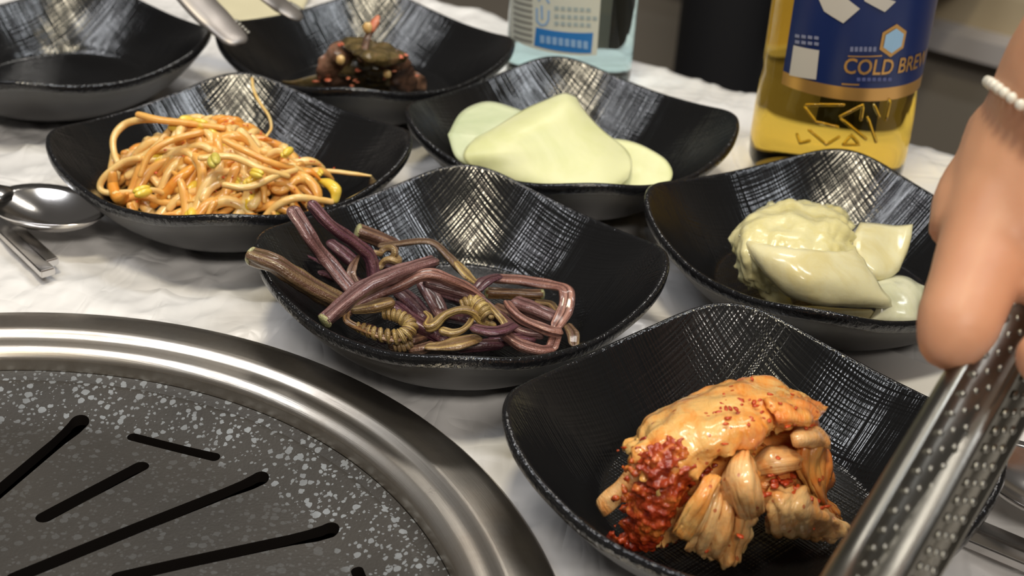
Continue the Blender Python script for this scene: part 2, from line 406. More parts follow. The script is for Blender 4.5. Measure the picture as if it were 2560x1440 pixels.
# tablecloth: thin plastic film with creases, open around the grill, hanging over the edges
def _perm():
    r = np.random.RandomState(3); p = r.permutation(256); return np.concatenate([p, p]), r.rand(256) * 2 * np.pi
PM, PA = _perm()
def pnoise(x, y):
    xi = np.floor(x).astype(int); yi = np.floor(y).astype(int); xf = x - xi; yf = y - yi
    u = xf * xf * xf * (xf * (xf * 6 - 15) + 10); v = yf * yf * yf * (yf * (yf * 6 - 15) + 10)
    def g(ix, iy, dx, dy):
        a = PA[PM[(PM[ix & 255] + iy) & 255]]; return np.cos(a) * dx + np.sin(a) * dy
    return (g(xi, yi, xf, yf) * (1 - u) + g(xi + 1, yi, xf - 1, yf) * u) * (1 - v) + (g(xi, yi + 1, xf, yf - 1) * (1 - u) + g(xi + 1, yi + 1, xf - 1, yf - 1) * u) * v
def cloth():
    st = 0.0030
    s = np.arange(S0 - 0.06, S1 + 0.061, st); t = np.arange(T0 - 0.06, T1 + 0.10, st); ss, tt = np.meshgrid(s, t, indexing='ij')
    wx = ss + 0.03 * pnoise(ss * 9 + 3, tt * 9); wy = tt + 0.03 * pnoise(ss * 9, tt * 9 + 7)
    def ridge(fx, fy, a, sh):
        ca, sa = math.cos(a), math.sin(a); q = np.abs(pnoise((wx * ca - wy * sa) * fx + sh, (wx * sa + wy * ca) * fy + sh)); return np.exp(-(q / 0.055) ** 2 * 0.5)
    h = 0.0019 * ridge(9, 22, 0.4, 1.3) + 0.0013 * ridge(26, 10, -0.2, 5.1) + 0.0012 * ridge(14, 30, 1.2, 9.7) + 0.0012 * pnoise(wx * 24, wy * 18) + 0.0004 * pnoise(wx * 55 + 4, wy * 45)
    h += 0.0005 * ridge(40, 18, 0.9, 2.2)
    h = h - 0.0034
    X = ss.copy(); Y = tt.copy(); Z = h.copy()
    for (arr, lo, hi) in ((X, S0, S1), (Y, T0, T1)):
        for sgn, e in ((-1, lo), (1, hi)):
            ov = np.maximum(0, sgn * (arr - e)); arr -= sgn * ov * 0.93; Z -= ov * 0.95
            arr += sgn * np.where(ov > 0, 0.004, 0)
    P = E0[None, None] if False else None
    wxx = E0.x + EX.x * X + EY.x * Y; wyy = E0.y + EX.y * X + EY.y * Y
    n, m_ = ss.shape; rr = np.hypot(wxx - GC.x, wyy - GC.y)
    Z = np.where(rr < 0.193, np.minimum(Z, -0.0008), Z)   # the film lies flat under the ring
    vs = np.stack([wxx, wyy, Z], 2).reshape(-1, 3)
    idx = np.arange(n * m_).reshape(n, m_); q = np.stack([idx[:-1, :-1], idx[1:, :-1], idx[1:, 1:], idx[:-1, 1:]], 2).reshape(-1, 4)
    keep = rr.reshape(-1)[q].min(1) > 0.1855; q = q[keep]
    used = np.unique(q); mp = -np.ones(n * m_, int); mp[used] = np.arange(len(used))
    return vs[used], mp[q]
vs, q = cloth()
o = obj('tablecloth', [tuple(v) for v in vs], [tuple(int(i) for i in f) for f in q], M_CLOTH)
tag(o, 'crinkled white plastic film spread over the dining table', 'tablecloth')

# ------------------------------------------------------------------ grill
ring_prof = [(0.1882, 0.0002), (0.1889, 0.0015), (0.1886, 0.0032), (0.1872, 0.0044), (0.1830, 0.0052), (0.1780, 0.0058), (0.1738, 0.0062), (0.1724, 0.0061), (0.1712, 0.0054), (0.1700, 0.0043), (0.1690, 0.0038), (0.1672, 0.0036),
             (0.1652, 0.0035), (0.1640, 0.0031), (0.1626, 0.0022), (0.1614, 0.0013), (0.1607, 0.0004), (0.1605, -0.0006), (0.1604, -0.0045), (0.1604, -0.010), (0.168, -0.010), (0.1700, -0.002), (0.176, 0.0002)]
vs, fs = lathe(ring_prof, 256, (0, 0, 0), True)
o = link('grill_ring', mesh('grill_ring', vs, fs), M_RING, None, GC); tag(o, 'wide brushed steel ring around the stone grill plate', 'grill ring')
for p in o.data.polygons: p.use_smooth = True
top = [(0.0, -0.0085), (0.05, -0.0090), (0.09, -0.0098), (0.12, -0.0108), (0.132, -0.0114), (0.137, -0.0110), (0.146, -0.0085), (0.153, -0.0062), (0.1552, -0.0060), (0.1565, -0.0066), (0.158, -0.0060), (0.1602, -0.0050)]
prof = [(max(r, 1e-5), z) for r, z in top] + [(0.1602, -0.0090), (0.137, -0.0155), (0.05, -0.0135), (1e-5, -0.013)]
dense = []
for (r0, z0), (r1, z1) in zip(prof, prof[1:]):
    k = max(1, int(abs(r1 - r0) / 0.006)); dense += [(lerp(r0, r1, i / k), lerp(z0, z1, i / k)) for i in range(k)]
dense.append(prof[-1])
vs, fs = lathe(dense, 160)
plate = link('grill_plate', mesh('grill_plate', vs, fs), M_PLATE, None, GC)
bm = bmesh.new(); bm.from_mesh(plate.data); bmesh.ops.remove_doubles(bm, verts=bm.verts, dist=1e-4); bmesh.ops.recalc_face_normals(bm, faces=bm.faces); bm.to_mesh(plate.data); bm.free()
tag(plate, 'round dark speckled stone grill plate with slanted slots', 'grill plate')
def slot(a, b, wd, bulb=1.0):
    """stadium-shaped cutter from a to b (grill coordinates), a is the outer end with a wider bulb"""
    a, b = V((a[0], a[1])), V((b[0], b[1])); d = (b - a).normalized(); n = V((-d.y, d.x)); pts = []
    R = wd / 2 * bulb
    for i in range(13):
        t = math.pi / 2 + math.pi * i / 12; pts.append(a + d * (math.cos(t) * R) + n * (math.sin(t) * R))
    if bulb > 1: pts += [a + d * 0.006 - n * R * 0.95, a + d * 0.013 - n * wd / 2]
    for i in range(13):
        t = -math.pi / 2 + math.pi * i / 12; pts.append(b + d * (math.cos(t) * wd / 2) + n * (math.sin(t) * wd / 2))
    if bulb > 1: pts += [a + d * 0.013 + n * wd / 2, a + d * 0.006 + n * R * 0.95]
    k = len(pts); vs = [(p.x, p.y, -0.03) for p in pts] + [(p.x, p.y, 0.01) for p in pts]
    fs = [tuple(range(k - 1, -1, -1)), tuple(range(k, 2 * k))] + [(i, (i + 1) % k, k + (i + 1) % k, k + i) for i in range(k)]
    return vs, fs
def pol(r, a): return (r * math.cos(math.radians(a)), r * math.sin(math.radians(a)))
def gl(px, py): p = at(px, py, -0.0108) - GC; return (p.x, p.y)
cut = [slot(gl(198, 1056), gl(-120, 1340), 0.0058, 1.22), slot(gl(352, 1166), gl(112, 1300), 0.0056), slot(gl(648, 1196), gl(40, 1455), 0.0056, 1.2), slot(gl(822, 1326), gl(300, 1452), 0.0056, 1.25), slot(gl(332, 1090), gl(536, 1142), 0.0040)]
for k in range(2, 23):
    a = 38.8 - 15.65 * (k - 1)
    if a < 122 - 360: break
    if k % 3 == 2: cut += [slot(pol(0.122, a), pol(0.080, a + 8), 0.0056), slot(pol(0.1365, a + 6), pol(0.1365, a - 8), 0.004)]
    else: cut.append(slot(pol(0.139, a), pol(0.060, a + 15), 0.0056, 1.22))
vs, fs = join(cut); cutter = link('cutter', mesh('cutter', vs, fs, False), None, None, GC)
bm = bmesh.new(); bm.from_mesh(cutter.data); bmesh.ops.recalc_face_normals(bm, faces=bm.faces); bm.to_mesh(cutter.data); bm.free()
md = plate.modifiers.new('b', 'BOOLEAN'); md.operation = 'DIFFERENCE'; md.object = cutter; md.solver = 'EXACT'
bpy.context.view_layer.update(); bake(plate); bpy.data.objects.remove(cutter)
bm = bmesh.new(); bm.from_mesh(plate.data)
for e in bm.edges:
    e.smooth = not (len(e.link_faces) == 2 and e.link_faces[0].normal.angle(e.link_faces[1].normal, 0) > 0.6)
plate.data.materials.append(simple('shaded_charred_slot_wall', (0.010, 0.008, 0.007), 0.35, spec=0.3))  # darkness inside the slots put into the wall colour, shade as well as char
for f in bm.faces:
    f.smooth = True; cc_ = f.calc_center_median()
    if abs(f.normal.z) < 0.35 and math.hypot(cc_.x, cc_.y) < 0.152: f.material_index = 1
bm.to_mesh(plate.data); bm.free()
vs, fs = lathe([(1e-4, -0.060), (0.12, -0.060), (0.146, -0.050), (0.155, -0.030), (0.1570, -0.0165), (0.1550, -0.0165), (0.152, -0.032), (0.144, -0.054), (1e-4, -0.064)], 96)
o = link('drip_pan', mesh('drip_pan', vs, fs), simple('drip_pan_enamel', (0.006, 0.005, 0.005), 0.35, spec=0.2), None, GC); tag(o, 'dark drip pan glimpsed through the grill plate slots', 'drip pan')

# ------------------------------------------------------------------ bowls
BS = 0.078
def rim(phi):
    r = 0.9412 + 0.05177 * math.cos(4 * phi) + 0.00713 * math.cos(8 * phi)
    z = 0.41296 + 0.04554 * math.cos(4 * phi) + 0.0086 * math.cos(8 * phi) + 0.00267 * math.cos(12 * phi)
    return r * BS, z * BS
FLOOR_R, FLOOR_Z, FOOT = 0.0440, 0.0055, 0.0397
def bowl_mesh():
    n = 192; rows = []; mi_row = []
    for fr in (0.001, 0.25, 0.5, 0.75, 0.9): rows.append(('floor', fr))
    for t in (0.0, 0.03, 0.07, 0.12, 0.2, 0.3, 0.4, 0.5, 0.6, 0.7, 0.8, 0.88, 0.95, 1.0): rows.append(('wall', t))
    for k in range(6): rows.append(('lip', k))
    for t in (0.97, 0.9, 0.8, 0.68, 0.55, 0.42, 0.3, 0.2, 0.12, 0.06, 0.02, 0.0): rows.append(('out', t))
    rows += [('foot', 0), ('foot', 1), ('foot', 2), ('foot', 3)]
    vs = []
    for kind, t in rows:
        for i in range(n):
            ph = 2 * math.pi * i / n; R, Z = rim(ph)
            if kind == 'floor': r, z = FLOOR_R * t, FLOOR_Z
            elif kind == 'wall':
                r = lerp(FLOOR_R, R - 0.0016, t); z = FLOOR_Z + (Z - FLOOR_Z) * (0.16 * t * t + 0.84 * t) - 0.0
                if t < 0.13: z -= 0.0008 * math.sin(t / 0.13 * math.pi)
            elif kind == 'lip':
                r, z = [(R - 0.0010, Z + 0.00055), (R - 0.0002, Z + 0.0006), (R + 0.0006, Z + 0.0001), (R + 0.0009, Z - 0.0010), (R + 0.0006, Z - 0.0034), (R - 0.0006, Z - 0.0046)][t]
            elif kind == 'out':
                r = lerp(FOOT + 0.001, R - 0.0012, t ** 0.85); z = 0.002 + (Z - 0.0075) * (0.45 * t * t + 0.55 * t)
            else: r, z = [(FOOT, 0.0), (FOOT - 0.002, 0.0), (FOOT - 0.003, 0.0018), (0.0001, 0.0018)][t]
            vs.append((r * math.cos(ph), r * math.sin(ph), z))
    fs = []; mi = []
    for j in range(len(rows) - 1):
        kind = rows[j + 1][0]; q = 0 if kind in ('floor', 'wall') else (2 if kind == 'lip' else 1)
        for i in range(n):
            k = (i + 1) % n; fs.append((j * n + i, j * n + k, (j + 1) * n + k, (j + 1) * n + i)); mi.append(q)
    me = mesh('bowl', vs, fs, True, None, mi)
    for mm in (M_BIN, M_BOUT, M_BRIM): me.materials.append(mm)
    return me
BM = bowl_mesh()
BW = {'K': (0.0781, 0.3682, 1.5468), 'F': (-0.0194, 0.4755, 1.6136), 'B': (-0.1263, 0.5683, 1.7196), 'R': (0.0237, 0.6190, 1.6732), 'W': (0.1300, 0.5200, 1.335), 'D': (-0.0851, 0.7120, 1.5965), 'E': (-0.2430, 0.6940, 1.6343)}
LB = {'K': 'black square-rounded dish holding red kimchi, nearest the tongs', 'F': 'black square-rounded dish holding purple fern stems, in the middle', 'B': 'black square-rounded dish holding orange seasoned bean sprouts',
      'R': 'black square-rounded dish holding pale green radish slices', 'W': 'black square-rounded dish holding pale yellow pickled cabbage, beside the hand', 'D': 'black square-rounded dish holding dark seasoned leaves, at the back',
      'E': 'empty black square-rounded dish at the upper left'}
for k, (x, y, a) in BW.items():
    o = bpy.data.objects.new('side_dish_bowl', BM); COL.objects.link(o); o.location = (x, y, 0); o.rotation_euler.z = a
    tag(o, LB[k], 'bowl', 'black side dish bowls on the table')

# ------------------------------------------------------------------ fern stems
def fm(name, a, b, c=None, **k): return mat_food(name, a, b, c, **{**dict(rough=0.30, sss=0.10, stripes=14, bs=0.9, sc=70, coat=0.55, pos=(0.38, 0.62, 0.8)), **k})
FM = {'mauve': fm('fern_mauve', (0.20, 0.095, 0.095), (0.29, 0.155, 0.14)), 'purple': fm('fern_purple', (0.10, 0.030, 0.055), (0.20, 0.075, 0.10)),
      'dark': fm('fern_dark', (0.055, 0.015, 0.028), (0.10, 0.035, 0.05)), 'olive': fm('fern_olive', (0.17, 0.105, 0.045), (0.26, 0.175, 0.085)),
      'tan': fm('fern_tan', (0.38, 0.24, 0.09), (0.54, 0.38, 0.15), sss=0.2), 'brown': fm('fern_brown', (0.20, 0.11, 0.065), (0.30, 0.18, 0.105)),
      'pink': fm('fern_pink', (0.30, 0.135, 0.105), (0.44, 0.22, 0.16)), 'amber': fm('fern_amber', (0.27, 0.13, 0.035), (0.42, 0.22, 0.06)),
      'yellow': fm('fern_yellow', (0.46, 0.30, 0.08), (0.62, 0.46, 0.17), sss=0.2), 'cut': fm('fern_cut_end', (0.36, 0.34, 0.15), (0.52, 0.50, 0.27), stripes=0, bs=1.0, bscale=1500)}
def P3(pts): return [at(p[0], p[1], p[2] / 1000.0) for p in pts]
FG = 'seasoned fern stems in the dish'
def stem(pts, r, mk, label, flat=1.0, groove=0.36, gn=3, cut=None, name='bracken_fern', wob=0.22, ns=20):
    path = crom(P3(pts), max(14, 7 * len(pts))); rr = [x / 1000.0 for x in r] if isinstance(r, (list, tuple)) else r / 1000.0
    root = empty(name, base_of(path), label, 'fern stem', FG)
    obj('stalk', *tube(path, rr, ns, flat, 'flat' if cut else 'round', groove, gn, wob, random.random() * 50)[:2], FM[mk], root, True, tube(path, rr, ns, flat, 'flat' if cut else 'round', groove, gn)[2])
    if cut:
        for end in ((0, 1) if cut == 2 else (0,)):
            p = path[0] if end == 0 else path[-1]; q = path[1] if end == 0 else path[-2]; d = (p - q).normalized(); r0 = samp(rr, end) * 0.95
            obj('cut_end', *tube([p - d * 0.0008, p + d * 0.0002, p + d * 0.0007], [r0, r0 * 0.97, r0 * 0.6], 12, 1, 'flat', 0.12, 3)[:2], FM['cut'], root)
    return root
stem([(626, 639, 41), (692, 665, 39.5), (771, 716, 31), (850, 758, 22)], [3.9, 4.1, 4.2, 3.9], 'olive', 'thick olive brown fern stem lying over the left rim of its dish', cut=1)
stem([(732, 530, 47), (771, 593, 40), (814, 651, 31), (878, 730, 21)], [3.3, 3.2, 3.2, 3.3], 'mauve', 'long mauve fern stem leaning up toward the bean sprout dish')
stem([(811, 804, 25), (899, 731, 31), (982, 688, 33), (1085, 655, 31)], [3.5, 3.6, 3.6, 3.2], 'mauve', 'brownish mauve fern stem crossing on top with pale green cut end', cut=1)
stem([(778, 512, 48), (829, 566, 41), (890, 611, 33), (924, 645, 27), (934, 695, 20)], [2.5, 2.8, 2.7, 2.8, 2.8], 'purple', 'slim wine purple fern stem with bent lower end, upper tip at rim')
stem([(893, 578, 28), (951, 599, 24), (990, 618, 20)], [3.7, 3.7, 3.4], 'brown', 'short thick brown fern stub at the back of the heap', cut=1)
stem([(951, 616, 27), (997, 610, 28), (1074, 605, 30), (1120, 642, 25), (1150, 672, 22), (1190, 709, 17)], [1.8, 2.0, 2.2, 2.6, 3.0, 1.6], 'olive', 'olive stem bent in an arch and ending in a yellow frond', flat=0.6)
stem([(1142, 660, 24), (1165, 686, 21), (1190, 708, 18)], [2.0, 2.9, 1.4], 'yellow', 'small yellow frond at the end of the arched olive stem', flat=0.5, name='bracken_fern')
stem([(826, 611, 25), (850, 630, 23), (880, 654, 20)], [2.7, 3.1, 3.0], 'purple', 'short dark purple fern stub between the two long leaning stems')
stem([(747, 639, 22), (770, 648, 20), (800, 660, 17)], [2.9, 3.0, 2.8], 'purple', 'short reddish purple fern stub behind the olive stem', cut=1)
stem([(762, 682, 17), (795, 685, 16), (830, 697, 13)], [2.1, 2.5, 2.3], 'dark', 'dark red fern stub lowest beside the olive stem')
stem([(897, 640, 28), (882, 668, 26), (878, 690, 24), (893, 716, 21)], [0.7, 2.0, 2.3, 2.0], 'brown', 'small tan pointed fern scrap standing between the stems', flat=0.6)
stem([(866, 790, 19), (906, 757, 22), (997, 715, 28), (1066, 687, 31), (1125, 702, 28), (1175, 725, 22), (1207, 750, 17)], [1.5, 2.1, 2.5, 2.7, 2.5, 2.4, 2.3], 'pink', 'long pinkish fern stem arching over the middle of the heap')
stem([(1066, 708, 24), (1125, 725, 22), (1185, 745, 19), (1237, 785, 15), (1300, 828, 12.5), (1352, 838, 12)], [2.2, 2.6, 2.6, 2.4, 2.4, 2.0], 'mauve', 'reddish mauve stem running down right below the arched pink stem')
stem([(1188, 707, 16), (1225, 698, 17), (1300, 702, 18), (1375, 714, 19), (1410, 722, 20), (1418, 742, 19), (1410, 782, 15), (1390, 816, 13)], [1.6, 2.8, 3.4, 3.2, 2.8, 3.2, 3.4, 2.6], 'pink', 'broad pink flattened fern stem bent in a loop at the right', flat=0.55)
stem([(1396, 832, 14), (1362, 824, 15.5), (1312, 802, 17), (1282, 778, 18), (1267, 758, 18)], [2.6, 2.4, 2.2, 2.2, 1.7], 'pink', 'thin pink stem returning left from the loop')
stem([(1392, 828, 13), (1388, 848, 11.5), (1380, 870, 10)], [2.6, 2.6, 2.8], 'pink', 'short pink fern end hanging down toward the front rim', flat=0.7)
stem([(1215, 732, 10), (1285, 735, 10), (1357, 737, 10)], [2.5, 2.7, 2.5], 'amber', 'straight amber fern stem lying on the bowl floor', cut=2)
stem([(1246, 692, 21), (1215, 704, 21), (1194, 724, 20)], [2.2, 3.2, 2.6], 'dark', 'short dark purple scrap on the start of the pink loop', flat=0.6)
stem([(1056, 712, 18), (1080, 747, 15), (1102, 790, 12)], [3.4, 3.8, 3.6], 'mauve', 'stout mauve stem standing under the arches in the middle')
stem([(1000, 735, 14), (1030, 760, 13), (1062, 792, 12)], [3.8, 4.0, 3.6], 'dark', 'stout dark purple stem in the shade left of the middle')
stem([(985, 768, 19), (1037, 806, 15), (1112, 852, 11.5)], [3.0, 3.2, 3.1], 'purple', 'glossy magenta purple stem slanting to the front rim')
stem([(1290, 758, 13), (1325, 772, 13), (1380, 795, 12)], [3.2, 3.6, 3.2], 'mauve', 'purple brown stem lying inside the pink loop')
stem([(1340, 757, 10), (1375, 762, 10.5), (1393, 780, 10)], [1.6, 1.8, 1.6], 'tan', 'thin pale stem curving behind the pink loop')
stem([(1255, 832, 16), (1300, 864, 13), (1350, 877, 11), (1376, 876, 10)], [2.1, 2.5, 2.4, 2.2], 'pink', 'pinkish tan stem along the front rim at the right')
stem([(1186, 822, 20), (1225, 831, 20), (1258, 826, 19.5), (1284, 815, 19)], [2.6, 3.1, 3.0, 2.4], 'purple', 'short purple scrap with torn ends near the front rim', flat=0.65)
stem([(1072, 868, 13.5), (1100, 868, 14), (1140, 862, 15), (1192, 848, 15)], [2.4, 3.0, 5.2, 3.0], 'tan', 'pale tan curled leaf bit right at the front rim', flat=0.45, name='bracken_fern')
stem([(1030, 876, 10), (1055, 872, 11), (1080, 864, 12)], [2.1, 2.3, 2.0], 'brown', 'short brown stem tucked against the front rim')
stem([(1220, 763, 20), (1240, 785, 19), (1260, 810, 17), (1266, 838, 14)], [1.4, 1.6, 1.7, 1.5], 'yellow', 'straw coloured thin stem bending down right of the fiddleheads')
stem([(1062, 780, 20), (1075, 795, 19.5), (1070, 815, 18.5), (1085, 812, 19), (1112, 788, 21), (1150, 775, 22), (1182, 780, 21), (1203, 800, 18), (1235, 814, 16)], [0.8, 1.2, 2.2, 2.3, 1.8, 1.6, 1.7, 1.9, 1.5], 'yellow', 'yellow tendril with swollen tip arching over the stout stem')
stem([(1105, 828, 17), (1130, 833, 17), (1155, 826, 17.5), (1172, 812, 18), (1180, 798, 18)], [1.9, 1.6, 1.3, 1.3, 1.2], 'yellow', 'small yellow tendril curling below the arched yellow tendril')
stem([(1120, 790, 12), (1162, 798, 12), (1195, 812, 11)], [2.8, 3.1, 2.6], 'purple', 'purple stem piece beneath the yellow tendril')
stem([(1418, 815, 12), (1432, 835, 12), (1434, 860, 11)], [2.4, 3.0, 2.2], 'olive', 'olive leaf scrap at the right end of the heap', flat=0.5, name='bracken_fern')
stem([(868, 782, 20), (870, 806, 19), (921, 831, 17.5), (982, 850, 16), (1020, 838, 17), (1030, 822, 18)], [1.2, 1.5, 1.4, 1.4, 1.3, 1.0], 'amber', 'thin orange tan stem looped around the coiled fiddlehead')
stem([(884, 775, 22), (936, 768, 23), (976, 757, 24)], [1.8, 2.9, 2.6], 'tan', 'tan folded frond above the coiled fiddlehead', name='bracken_fern')
FILL = [((900, 820, 12), (960, 850, 11), 'dark'), ((980, 862, 10), (1060, 845, 10), 'brown'), ((1150, 870, 10), (1250, 862, 10), 'dark'), ((1230, 850, 10), (1330, 850, 10), 'purple'), ((880, 700, 14), (960, 740, 12), 'dark'), ((930, 660, 16), (1040, 690, 14), 'dark'), ((1110, 740, 10), (1210, 770, 10), 'dark'), ((1240, 770, 9), (1330, 810, 9), 'brown')]
FL = ['dark fern stem lying low under the coiled fiddlehead ring', 'brown fern stem low at the front between fiddlehead and magenta stem', 'dark fern stem along the front rim under the tan leaf bit', 'purple fern stem low at the front under the torn purple scrap', 'dark fern stem under the crossing mauve stem at its middle',
      'dark fern stem behind the crossing mauve stem under the knot', 'dark fern stem under the reddish mauve stem in the middle', 'brown fern stem low beneath the thin pink returning stem']
for a, b, mk in FILL:
    fl = FL.pop(0)
    stem([a, ((a[0] + b[0]) / 2, (a[1] + b[1]) / 2 + random.uniform(-6, 6), a[2] + 1), b], [2.4, 2.7, 2.3], mk, fl)
def coil(pts, R, r, turns, mk, label, n=None):
    core = crom(P3(pts), 240); path = []
    T = [(core[min(i + 1, 239)] - core[max(i - 1, 0)]).normalized() for i in range(240)]
    for i in range(240):
        a = V((0, 0, 1)); nn = (a - T[i] * T[i].dot(a)).normalized(); bi = T[i].cross(nn); t = 2 * math.pi * turns * i / 239
        k = R * (0.75 + 0.35 * math.sin(math.pi * i / 239))
        path.append(core[i] + (nn * math.cos(t) + bi * math.sin(t)) * k)
    root = empty('fiddlehead', base_of(path), label, 'fern stem', FG)
    t_ = tube(path, [r * 0.8, r, r, r * 0.7], 6, 1, 'round'); obj('coiled_frond', t_[0], t_[1], FM[mk], root, True, t_[2])
    return root
coil([(960, 784, 20), (1000, 792, 20), (1026, 818, 18.5), (998, 842, 16.5), (940, 834, 17), (895, 816, 18)], 0.0019, 0.0011, 17, 'yellow', 'yellow tightly coiled fiddlehead ring near the left front rim')
coil([(1155, 762, 21), (1185, 757, 22), (1205, 775, 21), (1222, 800, 19)], 0.0021, 0.0012, 8, 'yellow', 'yellow knotted fiddlehead cluster in the middle of the heap')
coil([(933, 636, 27), (955, 625, 28), (990, 634, 27), (985, 652, 25), (950, 662, 24), (938, 650, 24)], 0.0013, 0.0015, 3, 'tan', 'pale tan curled fiddlehead knot behind the crossing stem')
coil([(985, 868, 12), (1010, 866, 12), (1032, 856, 13)], 0.0012, 0.0009, 5, 'tan', 'tiny tan fiddlehead tip low at the front rim')

# ------------------------------------------------------------------ bean sprouts
MS = [mat_food('sprout_orange', (0.78, 0.36, 0.075), (0.83, 0.46, 0.125), rough=0.25, sss=0.5, sssr=(0.0018, 0.0011, 0.0005), bs=0.12, sc=60, coat=0.3),
      mat_food('sprout_pale', (0.82, 0.50, 0.16), (0.86, 0.60, 0.25), rough=0.25, sss=0.5, sssr=(0.0018, 0.0011, 0.0005), bs=0.12, sc=60, coat=0.3),
      mat_food('sprout_deep', (0.74, 0.26, 0.03), (0.78, 0.36, 0.06), rough=0.25, sss=0.5, sssr=(0.0018, 0.0011, 0.0005), bs=0.12, sc=60, coat=0.3)]
M_BEAN = mat_food('bean_yellow', (0.78, 0.50, 0.03), (0.86, 0.64, 0.10), rough=0.25, sss=0.4, bs=0.15, sc=120, coat=0.4)
M_BEANG = mat_food('bean_greenish', (0.52, 0.42, 0.06), (0.66, 0.55, 0.12), rough=0.3, sss=0.4, bs=0.15, sc=200)
M_FLAKE = mat_food('chili_red', (0.42, 0.03, 0.01), (0.60, 0.09, 0.02), rough=0.3, sss=0.2, bs=0.3, sc=200)
SG = 'seasoned bean sprouts in the dish'
def mound(x, y):
    def g(cx, cy, sx, sy, h, p=1.3): return h * math.exp(-(((x - cx) / sx) ** 2 + ((y - cy) / sy) ** 2) ** p)
    return 0.008 + max(g(-0.136, 0.566, 0.042, 0.036, 0.034), g(-0.118, 0.556, 0.050, 0.034, 0.026), g(-0.093, 0.553, 0.034, 0.026, 0.018))
def bean_head(p, d, s=1.0, m_=None, root=None):
    z = d.normalized(); x = z.orthogonal().normalized(); y = z.cross(x); R = Matrix((x, y, z)).transposed()
    a = blob(p + z * 0.003 * s + x * 0.0007 * s, 0.0019 * s, 0.0021 * s, 0.0042 * s, R, 10, 8); b_ = blob(p + z * 0.003 * s - x * 0.0011 * s, 0.0017 * s, 0.0021 * s, 0.0041 * s, R, 10, 8)
    vs, fs = join([a, b_]); return obj('bean', vs, fs, m_ or M_BEAN, root)
def sprout(path, r, mk, label, head=None, tail=True, hs=1.0, hm=None):
    root = empty('bean_sprout', base_of(path), label, 'bean sprout', SG)
    rr = [r * 0.9, r, r, r * 0.9, r * (0.35 if tail else 0.8)]
    vs, fs, uv = tube(path, rr, 8, random.uniform(0.75, 1), 'round', 0, 3, 0.12, random.random() * 40); obj('stalk', vs, fs, MS[mk], root, True, uv)
    if head: bean_head(path[0], path[0] - path[1], hs, hm, root)
    return root
BC = V((-0.124, 0.5668, 0))
def inside(x, y): return math.hypot(x - BC.x, y - BC.y) < 0.058
for k in range(165):
    for _ in range(30):
        x, y = random.gauss(-0.127, 0.024), random.gauss(0.560, 0.019)
        if mound(x, y) > 0.016 and inside(x, y) and x < -0.088: break
    layer = random.random() ** 0.6; a = random.gauss(0, 0.75) + (0 if random.random() < 0.7 else 1.4); L = random.uniform(0.022, 0.044); n = 9; cur = random.uniform(-0.30, 0.30); pts = []
    dz0 = -0.010 * (1 - layer); ph = random.random() * 6
    x -= math.cos(a) * L / 2; y -= math.sin(a) * L / 2
    for i in range(n):
        xx, yy = x, y
        dd = math.hypot(xx - BC.x, yy - BC.y)
        lim = 0.054 if xx < BC.x else 0.047
        if dd > lim: xx, yy = BC.x + (xx - BC.x) * lim / dd, BC.y + (yy - BC.y) * lim / dd
        z = mound(xx, yy) + dz0 + 0.0022 * math.sin(i * 0.9 + ph)
        pts.append(V((xx, yy, max(z, 0.0085 + max(0, dd - 0.044) * 0.75)))); a += cur * random.uniform(0.4, 1.2)
        x += math.cos(a) * L / n; y += math.sin(a) * L / n
    mk = random.choice([0, 0, 0, 1, 1, 2]); hd = random.random() < 0.16 and (pts[0] - BC).xy.length < 0.043 and pts[0].z > 0.014; mid = pts[4]
    zone = ('at the left end' if mid.x < -0.150 else 'toward the right end' if mid.x < -0.050 and mid.x > -0.104 else 'near the front rim' if mid.y < 0.545 else 'at the back' if mid.y > 0.578 else 'in the middle')
    dep = 'on top' if layer > 0.72 else 'half buried' if layer > 0.4 else 'deep down'
    sprout(crom(pts, 20), random.uniform(0.0018, 0.0027), mk, '%s sprout %s%s of the heap, %s' % (('orange', 'pale', 'deep orange')[mk], 'with yellow bean head ' if hd else '', zone, dep), hd, hs=1.15)
def sp2(pts, r, mk, label, **k): return sprout(crom(P3(pts), 26), r, mk, label, **k)
sp2([(395, 300, 42), (350, 300, 41), (310, 312, 38), (284, 345, 34), (286, 385, 29), (300, 420, 25)], 0.0017, 1, 'pale sprout arching out at the upper left of the heap', tail=False)
sp2([(350, 395, 33), (310, 405, 30), (268, 435, 25), (250, 465, 20), (265, 482, 18), (330, 480, 20)], 0.0017, 1, 'pale sprout looping out at the lower left of the heap', tail=False)
sp2([(630, 196, 40), (634, 225, 38), (650, 258, 37), (672, 290, 37), (678, 320, 38), (666, 340, 38)], 0.0008, 1, 'thin sprout tail standing up against the far rim', tail=False)
sp2([(790, 428, 23), (830, 428, 22), (880, 434, 21), (932, 440, 20)], 0.0013, 1, 'straight pale sprout pointing right from the heap', tail=True)
sp2([(932, 468, 21), (905, 485, 20), (870, 503, 18), (835, 520, 16)], 0.0013, 1, 'sprout running along the right inner rim', tail=True)
sp2([(345, 286, 45), (400, 300, 45), (470, 308, 45), (560, 320, 44)], 0.0019, 0, 'bright orange sprout lying along the top of the heap', tail=False)
sp2([(505, 330, 44), (430, 350, 43), (375, 385, 38), (350, 440, 30)], 0.0017, 0, 'orange sprout draped from the top toward the left', tail=False)
sp2([(560, 350, 44), (620, 380, 41), (690, 410, 36), (780, 430, 27)], 0.0018, 0, 'orange sprout draped from the top down to the right', tail=False)
sp2([(500, 395, 41), (580, 392, 41), (650, 420, 38), (720, 440, 33)], 0.0018, 1, 'pale thick sprout across the middle of the heap', tail=False)
sp2([(560, 462, 34), (620, 468, 33), (690, 440, 34), (740, 425, 33)], 0.0017, 1, 'pale sprout curving across the right of the heap', tail=False)
